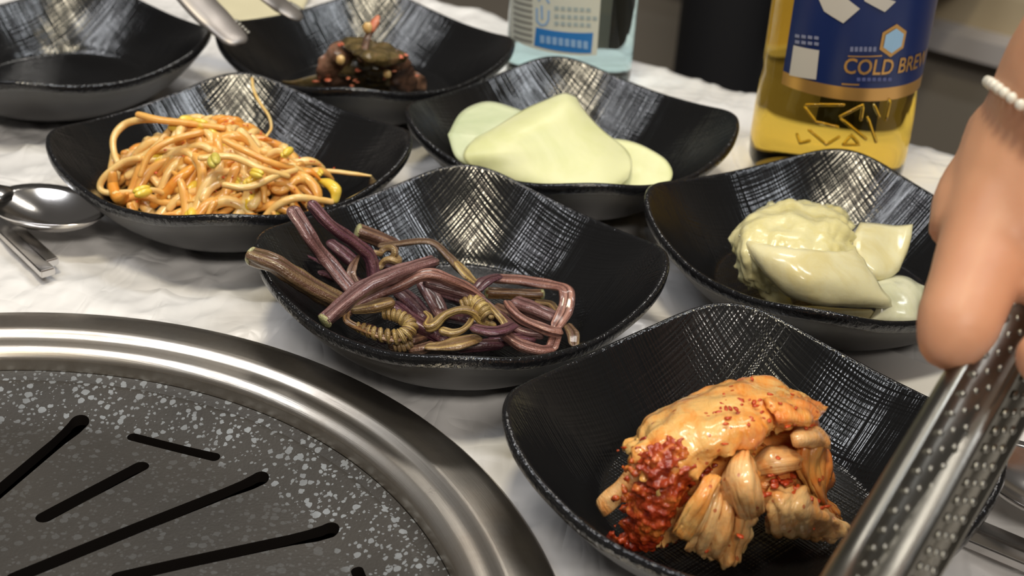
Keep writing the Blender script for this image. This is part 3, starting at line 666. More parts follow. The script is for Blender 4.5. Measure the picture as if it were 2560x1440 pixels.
sp2([(660, 545, 17), (690, 515, 22), (740, 495, 25), (800, 500, 22), (830, 505, 20)], 0.0018, 1, 'pale sprout arching over the front right of the heap', tail=False)
for (px, py, z, dx, dy, s, g, lab) in ((534, 398, 42, 2, 26, 1.15, 1, 'greenish bean head hanging in the middle of the heap'), (362, 478, 27, -14, 4, 1.0, 0, 'yellow bean head with dark eye at the lower left'), (476, 538, 20, 4, -26, 1.0, 0, 'yellow bean head standing at the front rim'),
                                      (640, 432, 38, 20, 6, 0.8, 0, 'pale yellow bean head peeking out right of the middle'), (600, 550, 15, 16, -4, 0.9, 0, 'yellow bean head just above the front rim'), (628, 545, 16, 4, -14, 0.7, 0, 'small yellow bean head beside another at the front rim'), (716, 382, 40, 8, -6, 0.9, 0, 'yellow bean head with a hole at the upper right'),
                                      (495, 308, 45, 26, 4, 0.9, 0, 'yellow bean head along the top ridge of the heap'), (800, 432, 26, 6, 10, 0.6, 0, 'small yellow bean head near the right pointing sprout')):
    p = at(px, py, z / 1000.0); q = at(px + dx, py + dy, z / 1000.0); root = empty('bean_sprout', p, lab, 'bean sprout', SG)
    d = (q - p).normalized(); bean_head(p - d * 0.002, d, s, M_BEANG if g else M_BEAN, root)
    inn = (V((-0.125, 0.562, 0)) - V((p.x, p.y, 0))).normalized() * 0.006
    back = crom([p - d * 0.001, p + inn * 0.8 - V((0, 0, 0.001)), p + inn * 1.6 - V((0, 0, 0.004))], 8); t_ = tube(back, 0.0012, 8); obj('stalk', t_[0], t_[1], MS[1], root, True, t_[2])
path = crom(P3([(798, 452, 24), (820, 458, 25), (838, 475, 24), (838, 502, 20)]), 16); root = empty('bean_sprout', base_of(path), 'large crescent shaped yellow bean at the right end of the heap', 'bean sprout', SG)
t_ = tube(path, [0.0012, 0.0026, 0.0029, 0.0016], 12, 0.8); obj('bean', t_[0], t_[1], M_BEAN, root, True, t_[2])
def flakes(name, pts, s0, s1, mat_, label):
    parts = []
    for p in pts:
        R = Matrix.Rotation(random.random() * 6, 3, 'Z') @ Matrix.Rotation(random.uniform(-0.6, 0.6), 3, 'X'); s = random.uniform(s0, s1)
        parts.append(blob(p, s, s * random.uniform(0.4, 0.8), s * 0.3, R, 6, 4, 0.5, random.random() * 20))
    vs, fs = join(parts); o = obj(name, vs, fs, mat_); tag(o, label, 'chili flakes', None, 'stuff'); return o
pts = []
for k in range(70):
    x, y = random.gauss(-0.128, 0.022), random.gauss(0.556, 0.016); pts.append(V((x, y, mound(x, y) + 0.0016)))
flakes('chili_flakes', pts, 0.0005, 0.0010, M_FLAKE, 'red chili flakes sprinkled over the bean sprouts')

# ------------------------------------------------------------------ radish slices
M_RAD = mat_food('radish_pale_green', (0.67, 0.68, 0.35), (0.74, 0.74, 0.43), rough=0.42, sss=0.5, sssr=(0.0014, 0.0014, 0.0010), bs=0.10, sc=30, bscale=300, coat=0.0)
M_RAD2 = mat_food('radish_translucent', (0.50, 0.56, 0.34), (0.62, 0.66, 0.43), rough=0.42, sss=0.5, sssr=(0.0014, 0.0014, 0.0010), bs=0.10, sc=30, bscale=300, coat=0.0)
def disc(cols, rings, th, mat_, name, label, cat, group, amp=0.0, seed=0, fr=60):
    """round slice: centre + boundary points; rings of interpolation, then thickness"""
    c, bnd = cols; n = 64; B = crom([*bnd, bnd[0]], n + 1)[:n]; top_ = [c]
    for k in range(1, rings + 1):
        t = k / rings
        for p in B:
            q = c.lerp(p, t); q = q + V((0, 0, amp * noise.noise(q * fr + V((seed, 0, 0))))); top_.append(q)
    vs = list(top_) + [p - V((0, 0.0, th)) for p in top_]; M = len(top_); fs = []
    for j in range(n):
        k = (j + 1) % n; fs.append((0, 1 + j, 1 + k)); fs.append((M, M + 1 + k, M + 1 + j))
        for r in range(rings - 1):
            a, b, c2, d = 1 + r * n + j, 1 + (r + 1) * n + j, 1 + (r + 1) * n + k, 1 + r * n + k
            fs.append((a, b, c2, d)); fs.append((M + d, M + c2, M + b, M + a))
        e = 1 + (rings - 1) * n; fs.append((e + j, M + e + j, M + e + k, e + k))
    o = obj(name, vs, fs, mat_); tag(o, label, cat, group); return o
RG = 'thin radish slices in the dish'
disc((at(1260, 345, 0.024), P3([(1120, 335, 26), (1150, 283, 28), (1205, 257, 29), (1270, 264, 28), (1330, 290, 26), (1380, 340, 20), (1360, 400, 15), (1280, 440, 13), (1190, 420, 15), (1140, 392, 19)])), 10, 0.0013, M_RAD2, 'radish_slice', 'translucent radish slice at the left, lowest of the stack', 'radish slice', RG, 0.001, 1)
g = [P3([(1190, 345, 27), (1235, 322, 31), (1302, 278, 35), (1360, 252, 38), (1408, 232, 40), (1440, 242, 37)]),
     P3([(1165, 372, 26), (1230, 352, 30), (1310, 322, 35), (1375, 292, 38), (1425, 270, 39), (1462, 278, 35)]),
     P3([(1160, 398, 23), (1230, 384, 27), (1320, 365, 30), (1400, 345, 32), (1460, 330, 32), (1510, 328, 29)]),
     P3([(1190, 425, 19), (1260, 418, 22), (1340, 410, 24), (1430, 400, 25), (1510, 388, 25), (1568, 375, 22)]),
     P3([(1270, 462, 14), (1320, 462, 16), (1380, 464, 17), (1450, 462, 18), (1520, 450, 19), (1580, 412, 20)]),
     P3([(1340, 488, 10), (1380, 492, 11), (1420, 494, 12), (1470, 490, 13), (1530, 478, 15), (1572, 446, 17)])]
vs, fs, uv = sheet(g, 36, 36, 0.0014, 0.0008, 50, 0, 2); o = obj('radish_slice', vs, fs, M_RAD, None, True, uv); tag(o, 'large pale green radish slice folded up in a peak', 'radish slice', RG)
disc((at(1590, 425, 0.016), P3([(1530, 345, 22), (1571, 352, 21.5), (1621, 372, 20), (1668, 402, 18), (1680, 440, 15), (1640, 478, 11), (1560, 490, 10), (1500, 470, 11), (1490, 400, 16)])), 10, 0.0013, M_RAD, 'radish_slice', 'pale radish slice showing at the right under the folded one', 'radish slice', RG, 0.001, 5)

# ------------------------------------------------------------------ pickled white cabbage
M_CAB = mat_food('cabbage_pale_yellow', (0.76, 0.66, 0.29), (0.83, 0.75, 0.41), rough=0.25, sss=0.5, sssr=(0.0014, 0.0013, 0.0009), bs=0.35, sc=70, bscale=260, coat=0.4)
M_CAB2 = mat_food('cabbage_rib_cream', (0.78, 0.68, 0.35), (0.85, 0.78, 0.48), rough=0.22, sss=0.5, sssr=(0.0014, 0.0013, 0.0009), bs=0.35, sc=60, bscale=160, coat=0.4)
M_CAB3 = mat_food('cabbage_translucent', (0.62, 0.61, 0.40), (0.74, 0.72, 0.52), rough=0.2, sss=0.5, sssr=(0.0014, 0.0013, 0.0009), bs=0.2, sc=60, bscale=300, coat=0.6)
CG = 'pickled cabbage pieces in the dish'
def leaf(rows, mat_, name, label, cat, group, **k):
    vs, fs, uv = sheet([P3(r) for r in rows], **k); o = obj(name, vs, fs, mat_, None, True, uv); tag(o, label, cat, group); return o
leaf([[(1868, 560, 26), (1905, 520, 29), (1960, 502, 30), (2030, 503, 30), (2085, 512, 29), (2118, 532, 27)],
      [(1825, 590, 28), (1880, 545, 34), (1950, 518, 37), (2030, 520, 37), (2100, 535, 35), (2140, 560, 31)],
      [(1820, 625, 26), (1870, 585, 35), (1950, 565, 39), (2030, 565, 39), (2090, 580, 38), (2145, 600, 33)],
      [(1822, 660, 23), (1865, 625, 33), (1940, 620, 36), (2020, 622, 36), (2080, 635, 35), (2130, 645, 30)],
      [(1838, 700, 19), (1868, 670, 27), (1920, 680, 28), (1990, 680, 30), (2060, 680, 30), (2110, 680, 26)],
      [(1868, 732, 13), (1885, 718, 18), (1930, 735, 16), (1990, 730, 20), (2050, 720, 22), (2100, 710, 20)]],
     M_CAB, 'cabbage_leaf', 'crinkled pale yellow cabbage leaf on top at the back left', 'cabbage piece', CG, nu=56, nv=56, th=0.0012, amp=0.0024, fr=95, fine=0.0004, vein=0.0007, ruffle=0.0014, ragged=0.08, seed=3)
leaf([[(1845, 585, 34), (1880, 602, 36), (1950, 617, 39), (2030, 622, 39), (2100, 628, 37), (2140, 622, 34)],
      [(1862, 615, 33), (1900, 635, 36), (1970, 650, 38), (2050, 655, 37), (2120, 660, 34), (2170, 665, 31)],
      [(1895, 660, 30), (1930, 682, 32), (2000, 695, 34), (2070, 698, 33), (2140, 705, 30), (2200, 712, 26)],
      [(1925, 700, 25), (1960, 722, 27), (2020, 735, 28), (2090, 740, 27), (2160, 745, 25), (2225, 752, 21)],
      [(1950, 725, 21), (1990, 748, 22), (2050, 762, 23), (2110, 768, 22), (2170, 770, 20), (2232, 772, 17)]],
     M_CAB2, 'cabbage_rib', 'smooth cream cabbage rib slab lying diagonally in front', 'cabbage piece', CG, nu=34, nv=30, th=0.0022, amp=0.0008, fr=60, ragged=0.04, seed=5)
leaf([[(2150, 558, 33), (2190, 560, 33), (2240, 566, 32), (2282, 563, 33)], [(2135, 590, 33), (2180, 595, 32), (2235, 600, 30), (2278, 595, 31)],
      [(2132, 625, 31), (2175, 640, 29), (2225, 645, 27), (2268, 630, 28)], [(2140, 655, 28), (2180, 680, 26), (2215, 682, 24), (2255, 655, 25)], [(2150, 668, 25), (2185, 697, 23), (2215, 694, 22), (2242, 672, 23)]],
     M_CAB2, 'cabbage_rib', 'thick squarish cabbage rib at the upper right of the heap', 'cabbage piece', CG, nu=22, nv=22, th=0.0034, amp=0.0005, fr=60, seed=8)
leaf([[(2180, 705, 23), (2220, 688, 22), (2270, 692, 20), (2312, 715, 18)], [(2185, 735, 22), (2230, 725, 22), (2280, 728, 20), (2310, 745, 17)], [(2190, 770, 18), (2230, 768, 18), (2275, 770, 17), (2300, 780, 14)], [(2170, 805, 13), (2220, 808, 13), (2270, 808, 13), (2295, 806, 12)]],
     M_CAB3, 'cabbage_rib', 'glossy translucent cabbage piece nearest the hand', 'cabbage piece', CG, nu=26, nv=26, th=0.0022, amp=0.0012, fr=110, seed=11)
leaf([[(1985, 765, 17), (2040, 766, 18), (2110, 772, 18), (2180, 775, 17)], [(1990, 785, 13), (2050, 788, 14), (2120, 792, 14), (2200, 795, 13)], [(2010, 808, 9.5), (2060, 812, 9.5), (2130, 815, 10), (2200, 818, 10)]],
     M_CAB2, 'cabbage_rib', 'low cream cabbage strip along the front rim', 'cabbage piece', CG, nu=26, nv=18, th=0.0022, amp=0.0008, fr=90, seed=13)
leaf([[(1860, 690, 20), (1900, 700, 22), (1945, 715, 22)], [(1890, 730, 15), (1930, 740, 16), (1975, 748, 16)], [(1915, 755, 11), (1950, 768, 11), (1985, 772, 11)]],
     M_CAB, 'cabbage_leaf', 'yellow green leaf fold hanging below at the front left', 'cabbage piece', CG, nu=22, nv=22, th=0.0010, amp=0.0016, fr=170, ruffle=0.0014, seed=17)

# ------------------------------------------------------------------ kimchi
KC = dict(rough=0.22, sss=0.45, sssr=(0.006, 0.003, 0.0015), bs=0.35, coat=0.5)
def mat_kimchi(name, c1, c2, c3, pos, spk=0.5):
    mt, nt, b = newmat(name); setp(b, rough=0.24, spec=0.5, sss=0.40, ssss=1.0, coat=0.7, coatr=0.10); b.inputs['Subsurface Radius'].default_value = (0.0016, 0.0008, 0.0004)
    v = coords(nt); n = noise_n(nt, v, 48, 5, 0.65, 0.8); col = ramp(nt, n, list(zip(pos, (c1, c2, c3))))
    vein = noise_n(nt, coords(nt, 'uvp', (26, 5, 1)), 1.0, 3, 0.6, 0.4)
    col = mixc(nt, mth(nt, 'MULTIPLY', ramp(nt, vein, [(0.40, (0, 0, 0)), (0.66, (1, 1, 1))]), 0.35), col, (0.93, 0.55, 0.22))
    vo = nt.nodes.new('ShaderNodeTexVoronoi'); vo.inputs['Scale'].default_value = 330; nt.links.new(v, vo.inputs['Vector'])
    sp = nt.nodes.new('ShaderNodeSeparateColor'); nt.links.new(vo.outputs['Color'], sp.inputs[0])
    dot = mth(nt, 'GREATER_THAN', mth(nt, 'MULTIPLY', mth(nt, 'SUBTRACT', sp.outputs[0], 0.62), 0.8), vo.outputs['Distance'])
    col = mixc(nt, mth(nt, 'MULTIPLY', dot, spk), col, (0.50, 0.06, 0.01)); nt.links.new(col, b.inputs['Base Color'])
    h = mth(nt, 'ADD', mth(nt, 'MULTIPLY', vein, 1.2), mth(nt, 'ADD', noise_n(nt, v, 260, 4, 0.6), mth(nt, 'MULTIPLY', noise_n(nt, v, 110, 2), 1.5)))
    bump(nt, b, h, 0.45, 0.0010); return mt
M_K1 = mat_kimchi('kimchi_pale_orange', (0.93, 0.52, 0.17), (0.92, 0.34, 0.06), (0.72, 0.11, 0.010), (0.40, 0.53, 0.68), 0.8)
M_K2 = mat_kimchi('kimchi_orange', (0.92, 0.42, 0.09), (0.86, 0.23, 0.03), (0.58, 0.07, 0.008), (0.34, 0.54, 0.72), 0.8)
M_K3 = mat_kimchi('kimchi_rib_cream', (0.92, 0.56, 0.25), (0.90, 0.40, 0.12), (0.74, 0.15, 0.02), (0.40, 0.53, 0.68), 0.7)
M_PASTE = mat_food('kimchi_chili_paste', (0.24, 0.016, 0.005), (0.46, 0.060, 0.010), (0.72, 0.24, 0.04), sc=130, bscale=900, rough=0.22, sss=0.25, bs=0.6, coat=0.6)
KG = 'kimchi pieces in the dish'
leaf([[(1562, 1135, 30), (1612, 1080, 33), (1700, 1020, 34), (1800, 980, 35), (1880, 966, 35), (1965, 980, 34), (2050, 1030, 34)],
      [(1556, 1125, 34), (1608, 1066, 39), (1700, 1004, 43), (1800, 962, 46), (1880, 946, 47), (1968, 965, 45), (2062, 1022, 40)],
      [(1565, 1150, 38), (1625, 1095, 44), (1710, 1040, 49), (1810, 1000, 52), (1890, 985, 52), (1970, 1000, 50), (2055, 1035, 44)],
      [(1590, 1180, 39), (1655, 1130, 45), (1735, 1085, 50), (1825, 1050, 53), (1900, 1035, 53), (1965, 1040, 51), (2030, 1052, 47)],
      [(1615, 1215, 37), (1690, 1165, 43), (1755, 1125, 48), (1835, 1090, 51), (1905, 1070, 51), (1955, 1070, 49), (2005, 1070, 47)],
      [(1655, 1250, 33), (1722, 1196, 38), (1780, 1160, 43), (1840, 1125, 46), (1900, 1100, 47), (1945, 1092, 46), (1990, 1084, 45)]],
     M_K1, 'kimchi_leaf', 'broad pale orange kimchi leaf draped over the whole heap', 'kimchi piece', KG, nu=84, nv=60, th=0.0009, amp=0.0020, fr=100, ragged=0.11, fine=0.0002, ruffle=0.0034, vein=0.0007, seed=21)
leaf([[(1900, 975, 47), (1960, 972, 48), (2010, 990, 47), (2066, 1020, 42)], [(1905, 1005, 53), (1965, 1005, 53.5), (2015, 1015, 51), (2064, 1032, 46)], [(1925, 1035, 54), (1975, 1040, 54), (2015, 1045, 52), (2045, 1050, 49)], [(1945, 1062, 52), (1985, 1068, 51), (2015, 1070, 49), (2035, 1072, 47)]],
     M_K2, 'kimchi_leaf', 'red orange frilled leaf tip at the upper right of the heap', 'kimchi piece', KG, nu=34, nv=28, th=0.0012, amp=0.0018, fr=170, ragged=0.08, ruffle=0.0022, seed=23)
leaf([[(1492, 1262, 19), (1525, 1225, 24), (1570, 1180, 30), (1605, 1150, 34)], [(1500, 1275, 18.5), (1538, 1240, 25), (1585, 1198, 31), (1622, 1165, 35)], [(1508, 1292, 16), (1545, 1262, 22), (1592, 1225, 28), (1632, 1190, 32)]],
     M_K3, 'kimchi_rib', 'pale kimchi stalk end sticking out at the left', 'kimchi piece', KG, nu=24, nv=14, th=0.0035, amp=0.0009, fr=110, seed=25)
leaf([[(1590, 1290, 24), (1640, 1270, 27), (1700, 1255, 29), (1750, 1235, 30)], [(1585, 1315, 19), (1640, 1302, 22), (1695, 1290, 24), (1745, 1270, 26)], [(1590, 1340, 14), (1640, 1335, 16), (1690, 1325, 18), (1732, 1305, 21)], [(1608, 1362, 10), (1645, 1368, 10.5), (1680, 1360, 12), (1712, 1340, 15)]],
     M_K3, 'kimchi_leaf', 'pale ruffled kimchi leaf at the lower left below the chili paste', 'kimchi piece', KG, nu=34, nv=28, th=0.0010, amp=0.0014, fr=110, ruffle=0.0018, vein=0.0011, ragged=0.09, seed=27)
leaf([[(1785, 1205, 37), (1815, 1200, 37), (1850, 1210, 36), (1880, 1225, 35)], [(1755, 1260, 32), (1800, 1255, 32), (1850, 1262, 31), (1895, 1262, 31)], [(1730, 1320, 24), (1785, 1318, 24.5), (1845, 1320, 24), (1898, 1300, 25)],
      [(1712, 1370, 14), (1770, 1380, 14), (1830, 1385, 14), (1885, 1340, 19)], [(1722, 1388, 10.5), (1765, 1395, 9.5), (1825, 1414, 8.5), (1860, 1385, 12.5)]],
     M_K3, 'kimchi_leaf', 'pale thin kimchi leaf fanning out toward the front rim', 'kimchi piece', KG, nu=46, nv=40, th=0.0010, amp=0.0016, fr=110, vein=0.0011, ragged=0.08, ruffle=0.0024, seed=29)
leaf([[(1760, 1188, 40), (1785, 1183, 41), (1806, 1192, 40)], [(1728, 1245, 35), (1756, 1240, 37), (1780, 1250, 35.5)], [(1698, 1295, 28), (1726, 1292, 29.5), (1752, 1304, 28)], [(1676, 1336, 20), (1700, 1346, 21), (1722, 1356, 19)]],
     M_K1, 'kimchi_rib', 'narrow pinkish kimchi strip slanting down left of the thin leaf', 'kimchi piece', KG, nu=16, nv=30, th=0.0022, amp=0.0008, fr=120, vein=0.0004, ragged=0.05, seed=30)
leaf([[(1850, 1120, 44), (1858, 1112, 45), (1870, 1120, 45), (1882, 1140, 43)], [(1810, 1165, 39), (1835, 1155, 45), (1868, 1160, 46), (1893, 1185, 41)], [(1802, 1210, 36), (1832, 1200, 43), (1875, 1205, 44), (1903, 1228, 38)],
      [(1815, 1255, 31), (1842, 1248, 38), (1880, 1248, 39), (1908, 1258, 34)], [(1838, 1290, 25), (1858, 1288, 30), (1885, 1285, 31), (1912, 1278, 28)], [(1862, 1306, 21), (1872, 1304, 24), (1888, 1300, 25), (1908, 1290, 24)]],
     M_K3, 'kimchi_rib', 'rounded pale kimchi leaf roll hanging down the front middle', 'kimchi piece', KG, nu=30, nv=36, th=0.0010, amp=0.0012, fr=90, vein=0.0006, ruffle=0.001, ragged=0.05, seed=31)
leaf([[(1935, 1205, 32), (1985, 1215, 31), (2035, 1240, 27), (2080, 1278, 21), (2125, 1312, 13)], [(1910, 1240, 31), (1970, 1250, 32), (2030, 1275, 27), (2080, 1302, 20), (2128, 1322, 12)], [(1900, 1275, 26), (1960, 1290, 28), (2020, 1310, 23), (2070, 1328, 16), (2118, 1334, 10)],
      [(1905, 1308, 20), (1955, 1325, 20), (2010, 1340, 16), (2050, 1350, 12), (2095, 1346, 8.5)], [(1915, 1325, 14), (1960, 1338, 12), (2005, 1350, 9), (2045, 1358, 7.5), (2080, 1352, 7.5)]],
     M_K3, 'kimchi_leaf', 'glistening pale leaf stretching to the lower right', 'kimchi piece', KG, nu=50, nv=36, th=0.0009, amp=0.0016, fr=100, fine=0.0002, vein=0.0009, ruffle=0.002, ragged=0.08, seed=33)
leaf([[(1995, 1080, 43), (2030, 1072, 42), (2065, 1085, 38), (2078, 1105, 33)], [(1985, 1120, 40), (2025, 1115, 41), (2060, 1125, 36), (2075, 1140, 30)], [(1985, 1165, 35), (2025, 1165, 36), (2055, 1175, 32), (2070, 1190, 27)],
      [(2005, 1215, 29), (2035, 1220, 29), (2062, 1228, 26), (2078, 1240, 22)], [(2040, 1260, 22), (2060, 1265, 21), (2085, 1275, 18), (2100, 1290, 14)], [(2070, 1290, 16), (2085, 1295, 15), (2105, 1305, 12), (2118, 1315, 10)]],
     M_K2, 'kimchi_leaf', 'crumpled orange leaf forming the right side of the heap', 'kimchi piece', KG, nu=34, nv=46, th=0.0010, amp=0.0024, fr=110, ruffle=0.002, vein=0.0012, ragged=0.09, seed=35)
leaf([[(1975, 1085, 46), (2010, 1072, 47), (2045, 1068, 45), (2074, 1092, 40)], [(1978, 1100, 46), (2012, 1095, 47), (2045, 1095, 45), (2076, 1110, 40)], [(1990, 1115, 43), (2015, 1118, 43), (2045, 1118, 41), (2074, 1122, 38)]],
     M_K3, 'kimchi_rib', 'small whitish flap at the right just under the frilled tip', 'kimchi piece', KG, nu=28, nv=18, th=0.0018, amp=0.0012, fr=160, ruffle=0.0012, seed=37)
def rope(pts, r, mat_, name, label, cat, group, flat=0.8):
    path = crom(P3(pts), 20); t_ = tube(path, [x / 1000 for x in r], 20, flat, 'round', 0.15, 4, 0.45, 4); o = obj(name, t_[0], t_[1], mat_, None, True, t_[2]); tag(o, label, cat, group)
rope([(1895, 1165, 36), (1930, 1155, 38), (1965, 1150, 38), (1995, 1150, 36)], [3.5, 4.6, 4.4, 3.2], M_K3, 'kimchi_rib', 'small rolled kimchi rib tucked behind the hanging roll', 'kimchi piece', KG)
rope([(1905, 1210, 30), (1935, 1215, 29), (1970, 1200, 29)], [3.5, 4.6, 3.6], M_K2, 'kimchi_rib', 'orange chunk in the hollow right of the hanging roll', 'kimchi piece', KG)
rope([(1740, 1215, 30), (1800, 1195, 31), (1870, 1180, 30), (1960, 1180, 26), (2040, 1200, 20)], [7, 9, 10, 9, 7], M_K2, 'kimchi_core', 'chili red kimchi core, interreflection of the gaps put into its colour', 'kimchi piece', KG, 0.9)  # filler; red light bouncing between the leaves is put into its colour
rope([(1600, 1200, 26), (1680, 1150, 33), (1800, 1080, 36), (1900, 1050, 36), (2000, 1080, 32)], [7, 10, 12, 12, 9], M_K2, 'kimchi_core', 'packed orange kimchi leaves inside under the draped leaf', 'kimchi piece', KG, 0.9)
# chili paste: heap of crumbs on the left side
parts = []
def pz(px, py):
    t = min(1, max(0, (py - 1085) / 285.0)); return samp([48, 47, 42, 35, 26, 18, 10.5], t)
for k in range(900):
    t = random.random(); py = lerp(1095, 1370, t); c0 = lerp(1700, 1600, t); px = random.gauss(c0, lerp(52, 34, t))
    if px < 1530 or px > 1790 or py < 1095 + max(0, 1640 - px) * 0.9 - 60: continue
    z = pz(px, py) + random.uniform(-3.0, 1.5) - abs(px - c0) * 0.03; s = random.uniform(0.0006, 0.0016)
    parts.append(blob(at(px, py, max(z, 8) / 1000), s, s * 0.8, s * 0.7, Matrix.Rotation(random.random() * 3, 3, 'X') @ Matrix.Rotation(random.random() * 6, 3, 'Z'), 8, 6, 0.7, random.random() * 30))
parts.append(tube(crom(P3([(1700, 1130, 44), (1665, 1200, 37), (1624, 1280, 25), (1602, 1345, 14)]), 20), [0.003, 0.006, 0.0075, 0.005], 14, 0.7)[:2])
vs, fs = join(parts); o = obj('chili_paste', vs, fs, M_PASTE)
r_ = o.modifiers.new('r', 'REMESH'); r_.mode = 'VOXEL'; r_.voxel_size = 0.00055; r_.use_smooth_shade = True
bpy.context.view_layer.update(); bake(o)
bm = bmesh.new(); bm.from_mesh(o.data)
for v_ in bm.verts:
    wp = v_.co * 420; v_.co += v_.normal * (0.0013 * noise.noise(wp) + 0.0009 * noise.noise(wp * 2.3))
bmesh.ops.smooth_vert(bm, verts=bm.verts, factor=0.5, use_axis_x=True, use_axis_y=True, use_axis_z=True)
for f_ in bm.faces: f_.smooth = True
bm.to_mesh(o.data); bm.free()
tag(o, 'dark red crumbly chili paste on the left of the kimchi', 'chili paste', None, 'stuff')
parts = []
dg0 = None
pts = []
for px, py, z in ((1880, 946, 49), (1900, 1000, 54), (1875, 1000, 54), (1925, 985, 53), (1950, 1008, 55), (1905, 1030, 55), (1840, 1022, 55), (1820, 1045, 54), (1710, 1075, 49), (1705, 1065, 49), (1815, 1060, 54), (1812, 1110, 50), (1980, 985, 51), (1990, 1020, 54), (1810, 985, 51), (1765, 1015, 50), (1910, 1045, 55), (1768, 1376, 14), (1945, 1145, 44), (2050, 1200, 31), (2035, 1320, 19), (1850, 1340, 24), (1730, 1300, 27)):
    pts.append(at(px, py, (z + 0.6) / 1000))
for k in range(46):
    px = random.uniform(1730, 2030); py = random.uniform(995, 1070); pts.append(at(px, py, samp([50, 53, 54.5, 53.5, 49], (px - 1730) / 300) / 1000 - abs(py - 1030) * 0.00003))
for px, py, z in ((1930, 1185, 36), (1945, 1195, 34), (1960, 1200, 33), (1975, 1195, 32), (1950, 1210, 32), (1990, 1215, 31), (2005, 1225, 30), (2020, 1240, 29), (2035, 1250, 27), (2045, 1265, 25), (2060, 1270, 23), (1985, 1230, 31), (1935, 1205, 34), (1915, 1235, 33)):
    for k in range(3): pts.append(at(px + random.uniform(-9, 9), py + random.uniform(-9, 9), z / 1000))
flakes('chili_flakes', pts, 0.0006, 0.0017, M_FLAKE, 'red chili flakes stuck on the kimchi leaves')

# ------------------------------------------------------------------ dark seasoned leaves
M_D1 = mat_food('dark_leaf_olive', (0.045, 0.030, 0.010), (0.13, 0.092, 0.032), (0.24, 0.14, 0.07), rough=0.28, sss=0.05, bs=0.6, sc=120, bscale=400, coat=0.4)
M_D2 = mat_food('dark_leaf_brown', (0.07, 0.034, 0.017), (0.19, 0.10, 0.06), (0.30, 0.14, 0.09), rough=0.28, sss=0.05, bs=0.6, sc=150, bscale=400, coat=0.4)
M_GAR = mat_food('garlic_bit', (0.62, 0.38, 0.14), (0.70, 0.50, 0.22), sss=0.3, sc=200)
M_RED = mat_food('red_pepper_bit', (0.50, 0.10, 0.05), (0.62, 0.22, 0.12), sss=0.2, sc=200)
DG = 'dark seasoned leaves in the dish'
leaf([[(705, 205, 17), (760, 195, 20), (830, 180, 24), (900, 190, 22)], [(720, 215, 14), (780, 212, 16), (850, 205, 19), (920, 210, 18)], [(760, 226, 10), (820, 228, 11), (880, 228, 12), (930, 226, 13)]], M_D1, 'seasoned_leaf', 'olive leaf spread flat toward the left of the dark heap', 'leaf', DG, nu=26, nv=20, th=0.0012, amp=0.002, fr=130, seed=41)
leaf([[(800, 150, 34), (830, 115, 40), (880, 95, 43), (930, 100, 42)], [(790, 180, 27), (835, 150, 36), (890, 130, 39), (940, 135, 37)], [(800, 205, 20), (845, 190, 25), (895, 180, 27), (940, 180, 26)], [(820, 225, 13), (860, 222, 14), (900, 220, 15), (940, 220, 15)]], M_D2, 'seasoned_leaf', 'brown wrinkled leaf at the left of the dark heap', 'leaf', DG, nu=28, nv=28, th=0.0012, amp=0.0026, fr=130, seed=43)
leaf([[(850, 105, 43), (890, 95, 45), (940, 105, 45), (1000, 120, 42)], [(870, 125, 44), (910, 140, 46), (960, 145, 44), (1015, 140, 40)], [(880, 120, 42), (920, 160, 41), (965, 165, 39), (1010, 155, 37)]], M_D1, 'seasoned_leaf', 'olive leaf cupped around the upright stem', 'leaf', DG, nu=28, nv=26, th=0.0012, amp=0.0024, fr=130, seed=45)
leaf([[(960, 120, 41), (990, 125, 42), (1020, 140, 38)], [(950, 165, 33), (990, 165, 34), (1030, 165, 30)], [(960, 200, 22), (1000, 200, 23), (1040, 195, 21)], [(965, 228, 13), (1000, 230, 13), (1050, 225, 12)]], M_D2, 'seasoned_leaf', 'reddish brown leaf down the right of the dark heap', 'leaf', DG, nu=26, nv=28, th=0.0012, amp=0.0026, fr=140, seed=47)
leaf([[(890, 175, 30), (930, 170, 32), (970, 178, 30)], [(880, 200, 23), (930, 200, 25), (975, 205, 23)], [(880, 228, 13), (925, 230, 14), (975, 232, 13)]], M_D1, 'seasoned_leaf', 'dark green leaf at the front middle of the dark heap', 'leaf', DG, nu=26, nv=24, th=0.0012, amp=0.0026, fr=150, seed=49)
leaf([[(1000, 180, 22), (1035, 178, 22), (1060, 190, 19)], [(1005, 205, 16), (1040, 202, 17), (1068, 208, 14)], [(1010, 228, 11), (1040, 228, 11), (1065, 226, 11)]], M_D2, 'seasoned_leaf', 'small brown leaf at the right end of the dark heap', 'leaf', DG, nu=22, nv=20, th=0.0012, amp=0.0022, fr=150, seed=51)
leaf([[(800, 170, 28), (900, 130, 38), (1000, 140, 36)], [(810, 200, 20), (900, 180, 30), (1010, 175, 27)], [(830, 228, 10), (920, 226, 12), (1010, 224, 11)]], M_D1, 'seasoned_leaf', 'packed dark leaf inside the heap behind the others', 'leaf', DG, nu=24, nv=24, th=0.002, amp=0.003, fr=110, seed=53)
path = crom(P3([(905, 150, 42), (912, 120, 46), (920, 92, 50), (930, 68, 54), (940, 48, 57)]), 18); root = empty('seasoned_leaf', base_of(path), 'upright leaf stem with reddish tip above the dark heap', 'stem', DG)
t_ = tube(path, [0.0024, 0.0019, 0.0017, 0.0024, 0.0016], 10, 0.8, 'round', 0.15, 3, 0.3, 2); obj('stalk', t_[0], t_[1], M_D2, root, True, t_[2])
t_ = tube(crom(P3([(928, 74, 53.5), (938, 56, 56.5), (945, 42, 59)]), 8), [0.0022, 0.0026, 0.0012], 10, 0.8, 'round', 0, 3, 0.3, 5); obj('tip', t_[0], t_[1], M_RED, root, True, t_[2])
